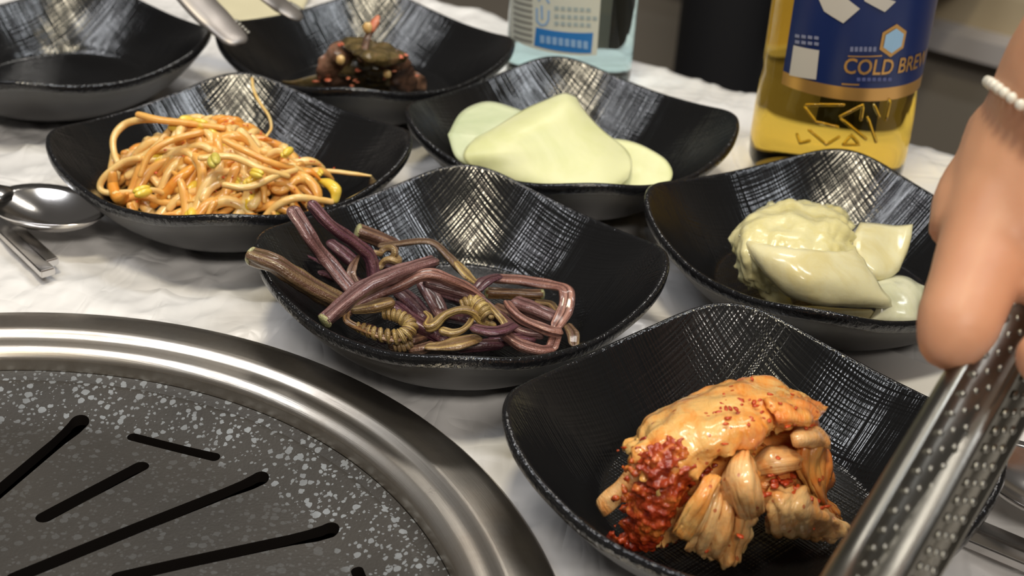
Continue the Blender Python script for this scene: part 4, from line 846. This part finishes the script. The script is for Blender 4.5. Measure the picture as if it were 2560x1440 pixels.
for px, py, z, s, mm, lab in ((919, 70, 54.5, 2.6, M_GAR, 'garlic bit stuck on the upright stem'), (851, 150, 38, 2.4, M_GAR, 'pale garlic bit on the left brown leaf'), (968, 185, 32, 2.2, M_GAR, 'garlic bit at the right front of the dark heap')):
    vs, fs = blob(at(px, py, z / 1000), s / 1000, s / 1000 * 0.8, s / 1000 * 1.1, None, 10, 7, 0.3, px); tag(obj('garlic_bit', vs, fs, mm), lab, 'garlic', 'garlic bits in the dark leaves')
pts = [at(px, py, z / 1000) for px, py, z in ((848, 112, 43), (856, 110, 43.5), (893, 175, 33), (898, 178, 33), (888, 200, 27), (880, 214, 22), (892, 205, 26), (790, 204, 21), (820, 200, 24), (980, 140, 42), (1000, 142, 41), (985, 150, 39), (985, 178, 32), (962, 195, 28), (1015, 138, 41), (870, 196, 28), (1040, 190, 22))]
flakes('pepper_bits', pts, 0.0015, 0.0028, M_RED, 'red pepper bits scattered over the dark seasoned leaves')

# ------------------------------------------------------------------ cutlery
def spoon(name, c, ang, label, tilt=0.0, zb=0.002, handle=0.15):
    """oval steel spoon; c = bowl centre, handle runs toward -x of its own axis"""
    root = empty(name, (c[0], c[1], zb), label, 'spoon', 'steel table spoons', ang)
    n, rg = 40, 9; vs = []; fs = []
    for s in (0, 1):
        for k in range(rg + 1):
            t = k / rg
            for j in range(n):
                a = 2 * math.pi * j / n; x = 0.027 * math.cos(a) * t; y = 0.0180 * math.sin(a) * t * (1 - 0.10 * math.cos(a))
                z = 0.0018 + 0.0085 * t * t - 0.0022 * s * (1 - 0.75 * t ** 6); vs.append((x, y, z))
    M = (rg + 1) * n
    for k in range(rg):
        for j in range(n):
            q = (j + 1) % n; a, b, c2, d = k * n + j, (k + 1) * n + j, (k + 1) * n + q, k * n + q
            fs.append((a, b, c2, d)); fs.append((M + d, M + c2, M + b, M + a))
    for j in range(n):
        q = (j + 1) % n; a, b = rg * n + j, rg * n + q; fs.append((a, M + a, M + b, b))
    link('spoon_bowl', mesh('spoon_bowl', vs, fs), M_STEEL, root)
    path = crom([V((-0.025, 0, 0.0095)), V((-0.033, 0, 0.0115)), V((-0.055, 0, 0.0125)), V((-0.10, 0, 0.009)), V((-0.029 - handle, 0, 0.003))], 26)
    t_ = tube(path, [0.0075, 0.0042, 0.0036, 0.0038, 0.0042, 0.0052], 14, 0.32); link('handle', mesh('handle', t_[0], t_[1]), M_STEEL, root)
    return root
def chopstick(name, a, b, label, w0=0.0062, th=0.0034):
    a, b = V(a), V(b); d = b - a; L = d.length; root = empty(name, a, label, 'chopstick', 'flat steel chopsticks', math.atan2(d.y, d.x))
    bm = bmesh.new(); vv = []
    for x, k in ((0, 1.0), (L * 0.5, 0.85), (L, 0.6)):
        vv.append([bm.verts.new((x, sy * w0 / 2 * k, z)) for sy, z in ((-1, 0), (1, 0), (1, th), (-1, th))])
    for q in range(2):
        for j in range(4): bm.faces.new((vv[q][j], vv[q][(j + 1) % 4], vv[q + 1][(j + 1) % 4], vv[q + 1][j]))
    bm.faces.new(vv[0][::-1]); bm.faces.new(vv[2]); bmesh.ops.recalc_face_normals(bm, faces=bm.faces)
    bmesh.ops.bevel(bm, geom=list(bm.edges), offset=0.0005, segments=2, affect='EDGES')
    me = bpy.data.meshes.new('shaft'); bm.to_mesh(me); bm.free(); link('shaft', me, M_STEEL, root); return root
c1 = at(122, 536, 0.010); spoon('spoon', c1, math.radians(-20), 'steel spoon at the left edge, partly under the bean sprout dish', 0, 0.0045)
p0, p1 = at(122, 692, 0.001), at(-60, 520, 0.001); d = (p1 - p0).normalized(); chopstick('chopstick', p0, p0 + d * 0.20, 'flat steel chopstick under the left spoon, outer of the two')
p0 = at(136, 672, 0.001); sd = V((-d.y, d.x, 0)); chopstick('chopstick', p0 + d * 0.002, p0 + d * 0.202, 'flat steel chopstick under the left spoon, inner of the two')
c2 = at(2580, 1228, 0.008); spoon('spoon', c2, math.radians(-38 + 180 - 8), 'steel spoon at the lower right beyond the kimchi dish', 0, 0.004)
p0, p1 = at(2405, 1352, 0.001), at(2575, 1424, 0.001); d = (p1 - p0).normalized()
chopstick('chopstick', p0 - d * 0.03, p0 + d * 0.17, 'flat steel chopstick lower of two at the right edge')
q0 = at(2440, 1330, 0.001); chopstick('chopstick', q0 - d * 0.03, q0 + d * 0.17, 'flat steel chopstick upper of two at the right edge')
# printed paper sleeve above the right spoon
M_PAPER = simple('white_paper', (0.82, 0.80, 0.77), 0.6)
pp = at(2600, 1085, 0.001); root = empty('paper_sleeve', (pp.x, pp.y, 0.0), 'white printed paper sleeve at the right edge above the spoon', 'paper', None, math.radians(-37))
vs, fs = box((0, 0, 0.0012), 0.16, 0.030, 0.0012); link('sleeve', mesh('sleeve', vs, fs, False), M_PAPER, root)
# cream sheet laid on the cloth at the back left
nn = [at(520, 75, 0.001), at(742, 62, 0.001), at(800, -60, 0.001), at(560, -70, 0.001)]
g = [[nn[0].lerp(nn[1], i / 3).lerp(nn[3].lerp(nn[2], i / 3), j / 3) + V((0, 0, 0.0012 + 0.001 * ((i + j) % 2))) for i in range(4)] for j in range(4)]
vs, fs, uv = sheet(g, 20, 20, 0.0014, 0.0010, 60, 0, 3); o = obj('cream_sheet', vs, fs, simple('sheet_cream', (0.66, 0.60, 0.40), 0.6), None, True, uv); tag(o, 'cream sheet lying behind the dark leaf dish', 'cream_sheet')

# ------------------------------------------------------------------ bottles
def glassy(name, col, ior, rough=0.02):
    mt, nt, b = newmat(name); setp(b, base=col, rough=rough, trans=1.0, ior=ior, spec=0.5); return mt
def cyl_hit(px, py, c, R):
    d = ray(px, py); a = d.x ** 2 + d.y ** 2; ox, oy = EYE.x - c[0], EYE.y - c[1]; b_ = ox * d.x + oy * d.y; cc = ox * ox + oy * oy - R * R
    disc_ = max(0, b_ * b_ - a * cc); t = (-b_ - math.sqrt(disc_)) / a; p = EYE + d * t; return math.atan2(p.y - c[1], p.x - c[0]), p.z
def wrap_poly(name, pts, c, R, mat_, parent, thick=0.0002, k=14):
    """flat print: a quad (theta, z corners bl, br, tr, tl) laid on the cylinder"""
    (a0, z0), (a1, z1), (a2, z2), (a3, z3) = pts; vs = []; fs = []; m_ = 8
    for j in range(m_ + 1):
        v = j / m_
        for i in range(k + 1):
            u = i / k; a = lerp(lerp(a0, a1, u), lerp(a3, a2, u), v); z = lerp(lerp(z0, z1, u), lerp(z3, z2, u), v)
            vs.append((c[0] + R * math.cos(a), c[1] + R * math.sin(a), z))
    for j in range(m_):
        for i in range(k): q = j * (k + 1) + i; fs.append((q, q + 1, q + k + 2, q + k + 1))
    return obj(name, vs, fs, mat_, parent)
def quad_px(p, c, R): return [cyl_hit(x, y, c, R) for x, y in p]
def wrap_text(name, txt, a0, a1, z0, h, c, R, mat_, parent, bold=0.0):
    cu = bpy.data.curves.new('txt', 'FONT'); cu.body = txt; cu.size = 1.0; cu.offset = bold; cu.resolution_u = 3; to = bpy.data.objects.new('txt', cu); COL.objects.link(to)
    bpy.context.view_layer.update(); me = bpy.data.meshes.new_from_object(to.evaluated_get(bpy.context.evaluated_depsgraph_get())); bpy.data.objects.remove(to)
    bm = bmesh.new(); bm.from_mesh(me); bmesh.ops.triangulate(bm, faces=bm.faces)
    xs = [v.co.x for v in bm.verts]; ys = [v.co.y for v in bm.verts]; x0, x1, y0, y1 = min(xs), max(xs), min(ys), max(ys)
    vs = [(c[0] + R * math.cos(lerp(a0, a1, (v.co.x - x0) / (x1 - x0))), c[1] + R * math.sin(lerp(a0, a1, (v.co.x - x0) / (x1 - x0))), z0 + h * (v.co.y - y0) / (y1 - y0)) for v in bm.verts]
    bm.verts.index_update(); fs = [tuple(v.index for v in f.verts) for f in bm.faces]; bm.free(); return obj(name, vs, fs, mat_, parent, False)
# pale blue glass bottle
c = at(1418, 205, 0.0); RB = 0.0355; root = empty('liquor_bottle', c, 'pale aqua glass bottle with white and blue label behind the radish dish', 'bottle')
vs, fs = lathe([(1e-4, 0.004), (0.028, 0.002), (0.033, 0.0), (0.0350, 0.003), (RB, 0.009), (RB, 0.115), (0.034, 0.128), (0.028, 0.145), (0.019, 0.165), (0.0145, 0.180), (0.0135, 0.215), (0.0145, 0.217), (0.0145, 0.224), (1e-4, 0.224)], 72, c)
obj('glass_body', vs, fs, glassy('aqua_glass', (0.72, 0.93, 0.94), 1.22), root)
vs, fs = lathe([(1e-4, 0.236), (0.0135, 0.236), (0.0152, 0.234), (0.0152, 0.214), (0.0147, 0.2135)], 40, c); obj('cap', vs, fs, simple('bottle_cap_blue', (0.05, 0.25, 0.5), 0.35), root)
RL = RB + 0.0003
M_LW, M_LB, M_LG, M_LT, M_LS = simple('label_white', (0.66, 0.68, 0.60), 0.5), simple('label_blue', (0.03, 0.20, 0.56), 0.4), simple('label_grey_bars', (0.30, 0.30, 0.27), 0.5), simple('label_print_teal', (0.38, 0.46, 0.47), 0.5), simple('label_light_blue', (0.28, 0.46, 0.72), 0.5)
up = -480
lab = wrap_poly('label', quad_px([(1277, 92), (1492, 138), (1506, -60), (1277, -60)], c, RL), c, RL, M_LW, root)
def lab_part(name, pts, mat_, r=0.0005): return wrap_poly(name, quad_px(pts, c, RB + r), c, RB + r, mat_, lab)
lab_part('blue_band', [(1335, 113), (1478, 133), (1483, 82), (1340, 68)], M_LB)
for k in range(9):
    y = 100 - k * 15; lab_part('barcode_bar', [(1284, y - 6), (1330, y + 8), (1331, y), (1284, y - 13)], M_LG)
for y, n_ in ((20, 6), (40, 7), (58, 6)):
    for k in range(n_):
        x = 1386 + k * 16; yy = y + (k * 16) * 0.06; lab_part('print_mark', [(x, yy + 5), (x + 11, yy + 5.5), (x + 11, yy - 4), (x, yy - 4.5)], M_LT)
for k in range(8):
    x = 1350 + k * 15.5; yy = 94 + k * 2.1; lab_part('print_mark', [(x, yy + 13), (x + 11, yy + 14.5), (x + 11, yy - 5), (x, yy - 6)], M_LS, 0.0007)
for seg in ([(1342, 20), (1342, 52), (1352, 63), (1364, 62), (1371, 50), (1372, 26)], [(1354, 14), (1355, 48)], [(1346, 2), (1354, -12), (1362, -10), (1373, 8)]):
    for (xa, ya), (xb, yb) in zip(seg, seg[1:]):
        l_ = math.hypot(xb - xa, yb - ya); nx, ny = -(yb - ya) / l_ * 2.6, (xb - xa) / l_ * 2.6
        lab_part('logo_stroke', [(xa + nx, ya + ny), (xb + nx, yb + ny), (xb - nx, yb - ny), (xa - nx, ya - ny)], M_LS)
# amber drink in a clear bottle with blue label
c = at(2056, 436, 0.0); RB = 0.0375; root = empty('beer_bottle', c, 'clear bottle of golden drink with blue cold brew label', 'bottle')
prof = [(1e-4, 0.006), (0.020, 0.004), (0.030, 0.0), (0.0355, 0.002), (0.0380, 0.009), (0.0385, 0.020), (0.0383, 0.034), (0.0376, 0.046), (0.0368, 0.053), (RB, 0.058), (RB, 0.135), (0.0365, 0.150), (0.031, 0.172), (0.022, 0.198), (0.0155, 0.218), (0.0140, 0.240), (0.0155, 0.242), (0.0155, 0.248), (1e-4, 0.248)]
vs, fs = lathe(prof, 84, c)
mt, nt, b = newmat('golden_drink'); setp(b, base=(1.0, 0.70, 0.11), rough=0.03, trans=1.0, ior=1.20, spec=0.5)
obj('bottle_body', vs, fs, mt, root)
vs, fs = lathe([(1e-4, 0.262), (0.015, 0.262), (0.0165, 0.259), (0.0165, 0.240), (0.016, 0.2395)], 40, c); obj('cap', vs, fs, simple('cap_white', (0.7, 0.7, 0.72), 0.4), root)
RL = RB + 0.0004; face = math.atan2(-c.y, -c.x)
M_BL, M_GOLD, M_WH, M_HX = simple('label_deep_blue', (0.007, 0.022, 0.115), 0.32), simple('label_gold', (0.62, 0.34, 0.10), 0.3, metal=0.6), simple('label_cream_letter', (0.62, 0.58, 0.52), 0.45), simple('label_ice_blue', (0.35, 0.58, 0.82), 0.4)
def A(px, py, r=0.0004): return cyl_hit(px, py, c, RB + r)
aL, zB = A(1955, 196); aR = aL + 2.35; zB = A(2080, 213)[1]; zG = A(2080, 246)[1]
lab = wrap_poly('label', [(aL, zB), (aR, zB), (aR, 0.128), (aL, 0.128)], c, RL, M_BL, root, k=40)
wrap_poly('gold_band', [(aL, zG), (aR, zG), (aR, zB), (aL, zB)], c, RL, M_GOLD, lab, k=40)
a0 = A(2110, 165)[0]; z0 = A(2140, 186, 0.0008)[1]; z1 = A(2140, 146, 0.0008)[1]
wrap_text('cold_brew_lettering', 'COLD BREW', a0, a0 + 1.30, z0, z1 - z0, c, RB + 0.0008, M_GOLD, lab, 0.012)
def pq(name, pts, mat_, r=0.0008): return wrap_poly(name, quad_px(pts, c, RB + r), c, RB + r, mat_, lab)
pq('white_panel', [(1973, 188), (2040, 199), (2048, 126), (1984, 113)], M_WH)
for y in (88, 103):
    for k in range(4):
        x = 1987 + k * 16; pq('print_mark', [(x, y + 5 + k * 1.6), (x + 11, y + 7 + k * 1.6), (x + 12, y - 1 + k * 1.6), (x + 1, y - 3 + k * 1.6)], simple('label_soft_print', (0.25, 0.27, 0.40), 0.5))
pq('big_letter', [(2060, 28), (2108, 58), (2150, 22), (2046, -4)], M_WH); pq('big_letter', [(2046, -4), (2150, 22), (2100, -18), (2044, -40)], M_WH)
pq('big_letter', [(2160, 2), (2212, 30), (2240, 4), (2170, -20)], M_WH)
pq('gold_rule', [(2120, 142), (2205, 141), (2205, 138), (2120, 139)], M_GOLD); pq('gold_rule', [(2104, 212), (2148, 214), (2148, 210), (2104, 208)], M_GOLD)
for k in range(6):
    x = 2125 + k * 11.5; pq('print_mark', [(x, 129), (x + 8, 129), (x + 8.5, 117), (x + 1, 117)], simple('label_soft_print2', (0.20, 0.22, 0.36), 0.5))
for k in range(7):
    x = 2142 + k * 13; pq('print_mark', [(x, 203), (x + 9, 203), (x + 9, 194), (x, 194)], simple('label_soft_print3', (0.10, 0.12, 0.30), 0.5))
ah, zh = A(2233, 101)
def hexa(name, s, r, mat_):
    pts = [(ah, zh)] + [(ah + s * 0.9 * math.cos(math.pi / 6 + k * math.pi / 3) / RB, zh + s * math.sin(math.pi / 6 + k * math.pi / 3)) for k in range(6)]
    vs = [(c[0] + (RB + r) * math.cos(a), c[1] + (RB + r) * math.sin(a), z) for a, z in pts]; obj(name, vs, [(0, 1 + k, 1 + (k + 1) % 6) for k in range(6)], mat_, lab, False)
hexa('hexagon_frame', 0.0078, 0.0008, M_GOLD); hexa('hexagon_logo', 0.0058, 0.0011, M_HX)
# raised facet lines near the foot of the bottle
M_EMB = glassy('raised_facet_glass', (1.0, 0.85, 0.35), 1.36)
for seg in ([(2015, 262), (2110, 262)], [(2012, 268), (2040, 305), (2095, 318)], [(2100, 292), (2158, 262), (2152, 300)], [(2102, 296), (2165, 348)], [(2168, 290), (2190, 355)], [(1992, 335), (2000, 358), (2024, 352)], [(2022, 325), (2066, 362), (2098, 342)], [(2108, 362), (2128, 338), (2148, 362), (2108, 362)], [(2185, 262), (2198, 292)], [(2225, 250), (2214, 300)]):
    pth = []
    for (xa, ya), (xb, yb) in zip(seg, seg[1:]):
        for k in range(6):
            a, z = cyl_hit(lerp(xa, xb, k / 5), lerp(ya, yb, k / 5), c, 0.0384); pth.append(V((c[0] + 0.0384 * math.cos(a), c[1] + 0.0384 * math.sin(a), z)))
    q = [pth[0]]
    for p in pth[1:]:
        if (p - q[-1]).length > 1e-5: q.append(p)
    t_ = tube(q, 0.0008, 6); obj('facet_line', t_[0], t_[1], M_EMB, root)

# ------------------------------------------------------------------ people
M_SKIN = None
def mat_skin():
    mt, nt, b = newmat('skin'); setp(b, rough=0.45, spec=0.4, sss=0.35, ssss=1.0); b.inputs['Subsurface Radius'].default_value = (0.006, 0.0025, 0.0015)
    v = coords(nt); nt.links.new(ramp(nt, noise_n(nt, v, 28, 3), [(0.35, (0.56, 0.27, 0.155)), (0.65, (0.62, 0.32, 0.185))]), b.inputs['Base Color'])
    bump(nt, b, noise_n(nt, v, 500, 3), 0.12, 0.0006); return mt
M_SKIN = mat_skin()
def limb(pts, rads, flat=1.0, up=(0, 0, 1), ns=18):
    path = crom(pts, 6 * len(pts)); return tube(path, list(rads), ns, flat, 'round', up=up)[:2]
def body(name, limbs, mat_, voxel, smooth, label, cat):
    vs, fs = join(limbs); o = obj(name, vs, fs, mat_); bm = bmesh.new(); bm.from_mesh(o.data); bmesh.ops.recalc_face_normals(bm, faces=bm.faces); bm.to_mesh(o.data); bm.free()
    r = o.modifiers.new('r', 'REMESH'); r.mode = 'VOXEL'; r.voxel_size = voxel; r.use_smooth_shade = True
    s = o.modifiers.new('s', 'SMOOTH'); s.factor = 0.5; s.iterations = smooth
    bpy.context.view_layer.update(); bake(o)
    o.data.polygons.foreach_set('use_smooth', [True] * len(o.data.polygons)); return tag(o, label, cat)
D = lambda px, py, d: ad(px, py, d)
ELB = D(2850, 100, 0.395) + (RT * 0.66 + UP * 0.74 - FWD * 0.12).normalized() * 0.185; SHO = ELB + V((0.24, -0.06, 0.09))
hand = body('person', [
    limb([ELB, ELB.lerp(D(2850, 100, 0.395), 0.5), D(2850, 100, 0.395), D(2645, 372, 0.412)], [0.040, 0.037, 0.029, 0.0245], 0.9),      # forearm to wrist
    limb([SHO, SHO.lerp(ELB, 0.5) + V((0, 0, -0.01)), ELB], [0.050, 0.045, 0.040], 0.95),                                                     # upper arm
    limb([D(2640, 372, 0.412), D(2590, 500, 0.405), D(2545, 640, 0.398)], [0.0245, 0.0235, 0.020]),                                        # back of the hand
    limb([D(2640, 400, 0.42), D(2660, 560, 0.415), D(2680, 690, 0.41)], [0.024, 0.026, 0.022]),
    limb([D(2480, 440, 0.41), D(2418, 490, 0.405), D(2430, 560, 0.40)], [0.012, 0.0085, 0.012]),                                          # thumb base joint
    limb([D(2525, 500, 0.400), D(2468, 620, 0.390), D(2428, 720, 0.382), D(2392, 815, 0.376), D(2370, 868, 0.374)], [0.0160, 0.0128, 0.0112, 0.0106, 0.0086]),  # thumb
    limb([D(2560, 620, 0.40), D(2700, 760, 0.385), D(2660, 880, 0.372), D(2600, 900, 0.366)], [0.013, 0.0105, 0.0090, 0.0075]),            # index
    limb([D(2620, 640, 0.405), D(2770, 700, 0.388), D(2760, 830, 0.372), D(2690, 860, 0.366)], [0.013, 0.0108, 0.0092, 0.0078]),
    limb([D(2680, 650, 0.408), D(2830, 640, 0.392), D(2840, 770, 0.375), D(2775, 810, 0.368)], [0.012, 0.0100, 0.0088, 0.0074]),
    limb([D(2720, 620, 0.412), D(2880, 570, 0.398), D(2900, 680, 0.382), D(2850, 730, 0.375)], [0.011, 0.0088, 0.0078, 0.0066]),
], M_SKIN, 0.0018, 5, 'right hand and bare forearm gripping tongs, wearing a bead bracelet', 'person')
t_ = tube(crom([SHO + V((0.03, -0.008, 0.012)), SHO.lerp(ELB, 0.5) + V((0, 0, -0.01)), ELB + V((0.012, -0.003, 0.004))], 20), [0.066, 0.058, 0.052], 24, 0.95, 'round', 0, 3, 0.12, 3); obj('sleeve', t_[0], t_[1], simple('dark_sleeve', (0.012, 0.012, 0.016), 0.8), hand)
# bracelet of small pale beads around the wrist
wc = D(2648, 346, 0.410); ax = (RT * 0.62 + UP * 0.78 - FWD * 0.30).normalized()
x_ = ax.orthogonal().normalized(); y_ = ax.cross(x_); br = empty('bracelet', wc, 'string of small pearly white beads around the wrist', 'bracelet')
M_PEARL = simple('pearl', (0.80, 0.76, 0.66), 0.25, coat=0.6)
bpy.context.view_layer.update()
for k in range(56):
    a = 2 * math.pi * k / 56; dr = x_ * math.cos(a) + y_ * math.sin(a)
    ok, hit, nr, _ = hand.ray_cast(wc + dr * 0.07 - V(hand.location), -dr)      # each bead rests on the skin
    p = (hit + V(hand.location) + dr * 0.0014) if ok else wc + dr * 0.027
    vs, fs = blob(p, 0.00155, 0.00155, 0.00155, None, 10, 7, 0.1, k); obj('bead', vs, fs, M_PEARL, br)
# steel tongs in the hand
M_TONG = mat_steel('tongs_steel', (0.24, 0.23, 0.205), 0.30, sc=(300, 300, 300), bs=0.08)
tg = empty('tongs', D(2155, 1440, 0.335), 'steel tongs with dotted grips held by the hand', 'tongs')
def arm(cl, wds, out, nm):
    """channel-shaped arm swept along cl; out = the side its dotted face looks to"""
    path = crom(cl, 40); vs = []; fs = []; n = len(path); pr = []
    for i, p in enumerate(path):
        t = (path[min(i + 1, n - 1)] - path[max(i - 1, 0)]).normalized(); o_ = (V(out) - t * t.dot(V(out))).normalized(); s = t.cross(o_).normalized(); wd = samp(wds, i / (n - 1))
        cs = [(-0.5, -0.42), (-0.52, -0.20), (-0.49, -0.04), (-0.42, 0.05), (-0.34, 0.06), (-0.28, 0.0), (-0.15, 0.04), (0, 0.05), (0.15, 0.04), (0.28, 0.0), (0.34, 0.06), (0.42, 0.05), (0.49, -0.04), (0.52, -0.20), (0.5, -0.42)]
        pr.append((p, t, o_, s, wd))
        for x, y in cs: vs.append(p + s * (x * wd) + o_ * (y * wd))
        for x, y in reversed(cs): vs.append(p + s * (x * 0.90 * wd) + o_ * ((y - 0.07) * wd))
    K = 30
    for i in range(n - 1):
        for j in range(K): k = (j + 1) % K; fs.append((i * K + j, i * K + k, (i + 1) * K + k, (i + 1) * K + j))
    fs.append(tuple(range(K))[::-1]); fs.append(tuple((n - 1) * K + j for j in range(K))); a = obj('arm', vs, fs, M_TONG, tg)
    dots = []
    for i in range(4, n - 4):
        for r in (-0.18, 0.0, 0.18):
            p, t, o_, s, wd = pr[i]; off = 0.5 if r == 0 else 0.0
            q = p.lerp(pr[i + 1][0], off) + s * (r * wd) + o_ * (0.035 * wd); R = Matrix((s, t, o_)).transposed()
            dots.append(blob(q, wd * 0.06, wd * 0.085, wd * 0.045, R, 8, 5))
    vs, fs = join(dots); d_ = obj('raised_dots', vs, fs, M_TONG, a); d_['kind'] = 'stuff'
    return a
look = -FWD
arm([D(1915, 1840, 0.290), D(2065, 1615, 0.312), D(2172, 1432, 0.334), D(2352, 1125, 0.360), D(2530, 815, 0.384), D(2660, 575, 0.402), D(2760, 400, 0.42)], [0.010, 0.0120, 0.0132, 0.0140, 0.0142, 0.014, 0.013], look + RT * -0.15 + UP * -0.30, 'a')
arm([D(2010, 1860, 0.300), D(2170, 1640, 0.322), D(2300, 1440, 0.344), D(2455, 1165, 0.370), D(2610, 880, 0.394), D(2720, 640, 0.410), D(2790, 430, 0.424)], [0.010, 0.0135, 0.0165, 0.0175, 0.0170, 0.015, 0.013], look + RT * 0.45 + UP * -0.35, 'b')
t_ = tube(crom([D(2752, 412, 0.419), D(2800, 340, 0.428), D(2795, 420, 0.424)], 14), 0.0055, 12, 0.4); obj('spring_bend', t_[0], t_[1], M_TONG, tg)
# second pair of tongs resting on the back dish
tg2 = empty('serving_tongs', at(590, 95, 0.038), 'second pair of steel tongs resting on the dark leaf dish', 'tongs')
M_TONG2 = simple('dull_tong_steel', (0.36, 0.33, 0.31), 0.42, metal=0.8)
def tongarm(p, wd, nm):
    path = crom(p, 26); t_ = tube(path, [wd * 0.75, wd, wd, wd * 0.9], 14, 0.28); a = obj('arm', t_[0], t_[1], M_TONG2, tg2, True)
    n = len(path)
    for k in range(5):
        q = path[1 + k]; t = (path[2 + k] - path[k]).normalized(); s = t.cross(V((0, 0, 1))).normalized()
        vs, fs = blob(q + s * wd * 0.95, 0.0015, 0.0015, 0.0013, None, 8, 5); obj('tooth', vs, fs, M_TONG, a)
tongarm([at(588, 98, 0.041), at(545, 55, 0.046), at(500, 10, 0.053), at(440, -60, 0.064), at(330, -180, 0.084)], 0.0100, 'a')
tongarm([at(738, 38, 0.043), at(705, 15, 0.047), at(660, -20, 0.054), at(560, -95, 0.066), at(400, -200, 0.086)], 0.0085, 'b')
t_ = tube(crom([at(332, -178, 0.084), at(310, -210, 0.088), at(398, -202, 0.086)], 12), 0.004, 10, 0.5); obj('spring_bend', t_[0], t_[1], M_TONG, tg2)
# seated person in black across the table
M_BLACK = simple('black_clothing', (0.006, 0.006, 0.008), 0.75)
hx, hy = 0.20, 1.10      # hips in table coordinates
def tp(s, t, z): return tf(s, t, z)
def seat():
    s0 = -0.35
    L = [limb([tp(s0, 1.44, -0.16), tp(s0, 1.43, 0.02), tp(s0, 1.40, 0.20), tp(s0, 1.39, 0.28)], [0.15, 0.14, 0.17, 0.10], 0.68, (EY.x, EY.y, 0)), limb([tp(s0, 1.39, 0.26), tp(s0, 1.37, 0.38)], [0.06, 0.055])]
    for sg in (-1, 1):
        L.append(limb([tp(s0 + sg * 0.085, 1.42, -0.165), tp(s0 + sg * 0.080, 1.15, -0.19), tp(s0 + sg * 0.078, 0.92, -0.20)], [0.095, 0.084, 0.066]))
        L.append(limb([tp(s0 + sg * 0.078, 0.92, -0.20), tp(s0 + sg * 0.078, 0.93, -0.45), tp(s0 + sg * 0.078, 0.94, -0.66)], [0.066, 0.072, 0.062]))
        L.append(limb([tp(s0 + sg * 0.078, 0.96, -0.70), tp(s0 + sg * 0.085, 0.82, -0.712)], [0.045, 0.035]))
        L.append(limb([tp(s0 + sg * 0.17, 1.39, 0.22), tp(s0 + sg * 0.22, 1.36, -0.02), tp(s0 + sg * 0.10, 1.20, -0.07)], [0.060, 0.048, 0.036]))
    L.append(limb([tp(s0, 1.36, 0.38), tp(s0, 1.33, 0.48), tp(s0, 1.34, 0.56)], [0.075, 0.095, 0.075]))
    return L
pers = body('person', seat(), M_BLACK, 0.012, 6, 'person in black clothes seated on the bench beyond the table', 'person')
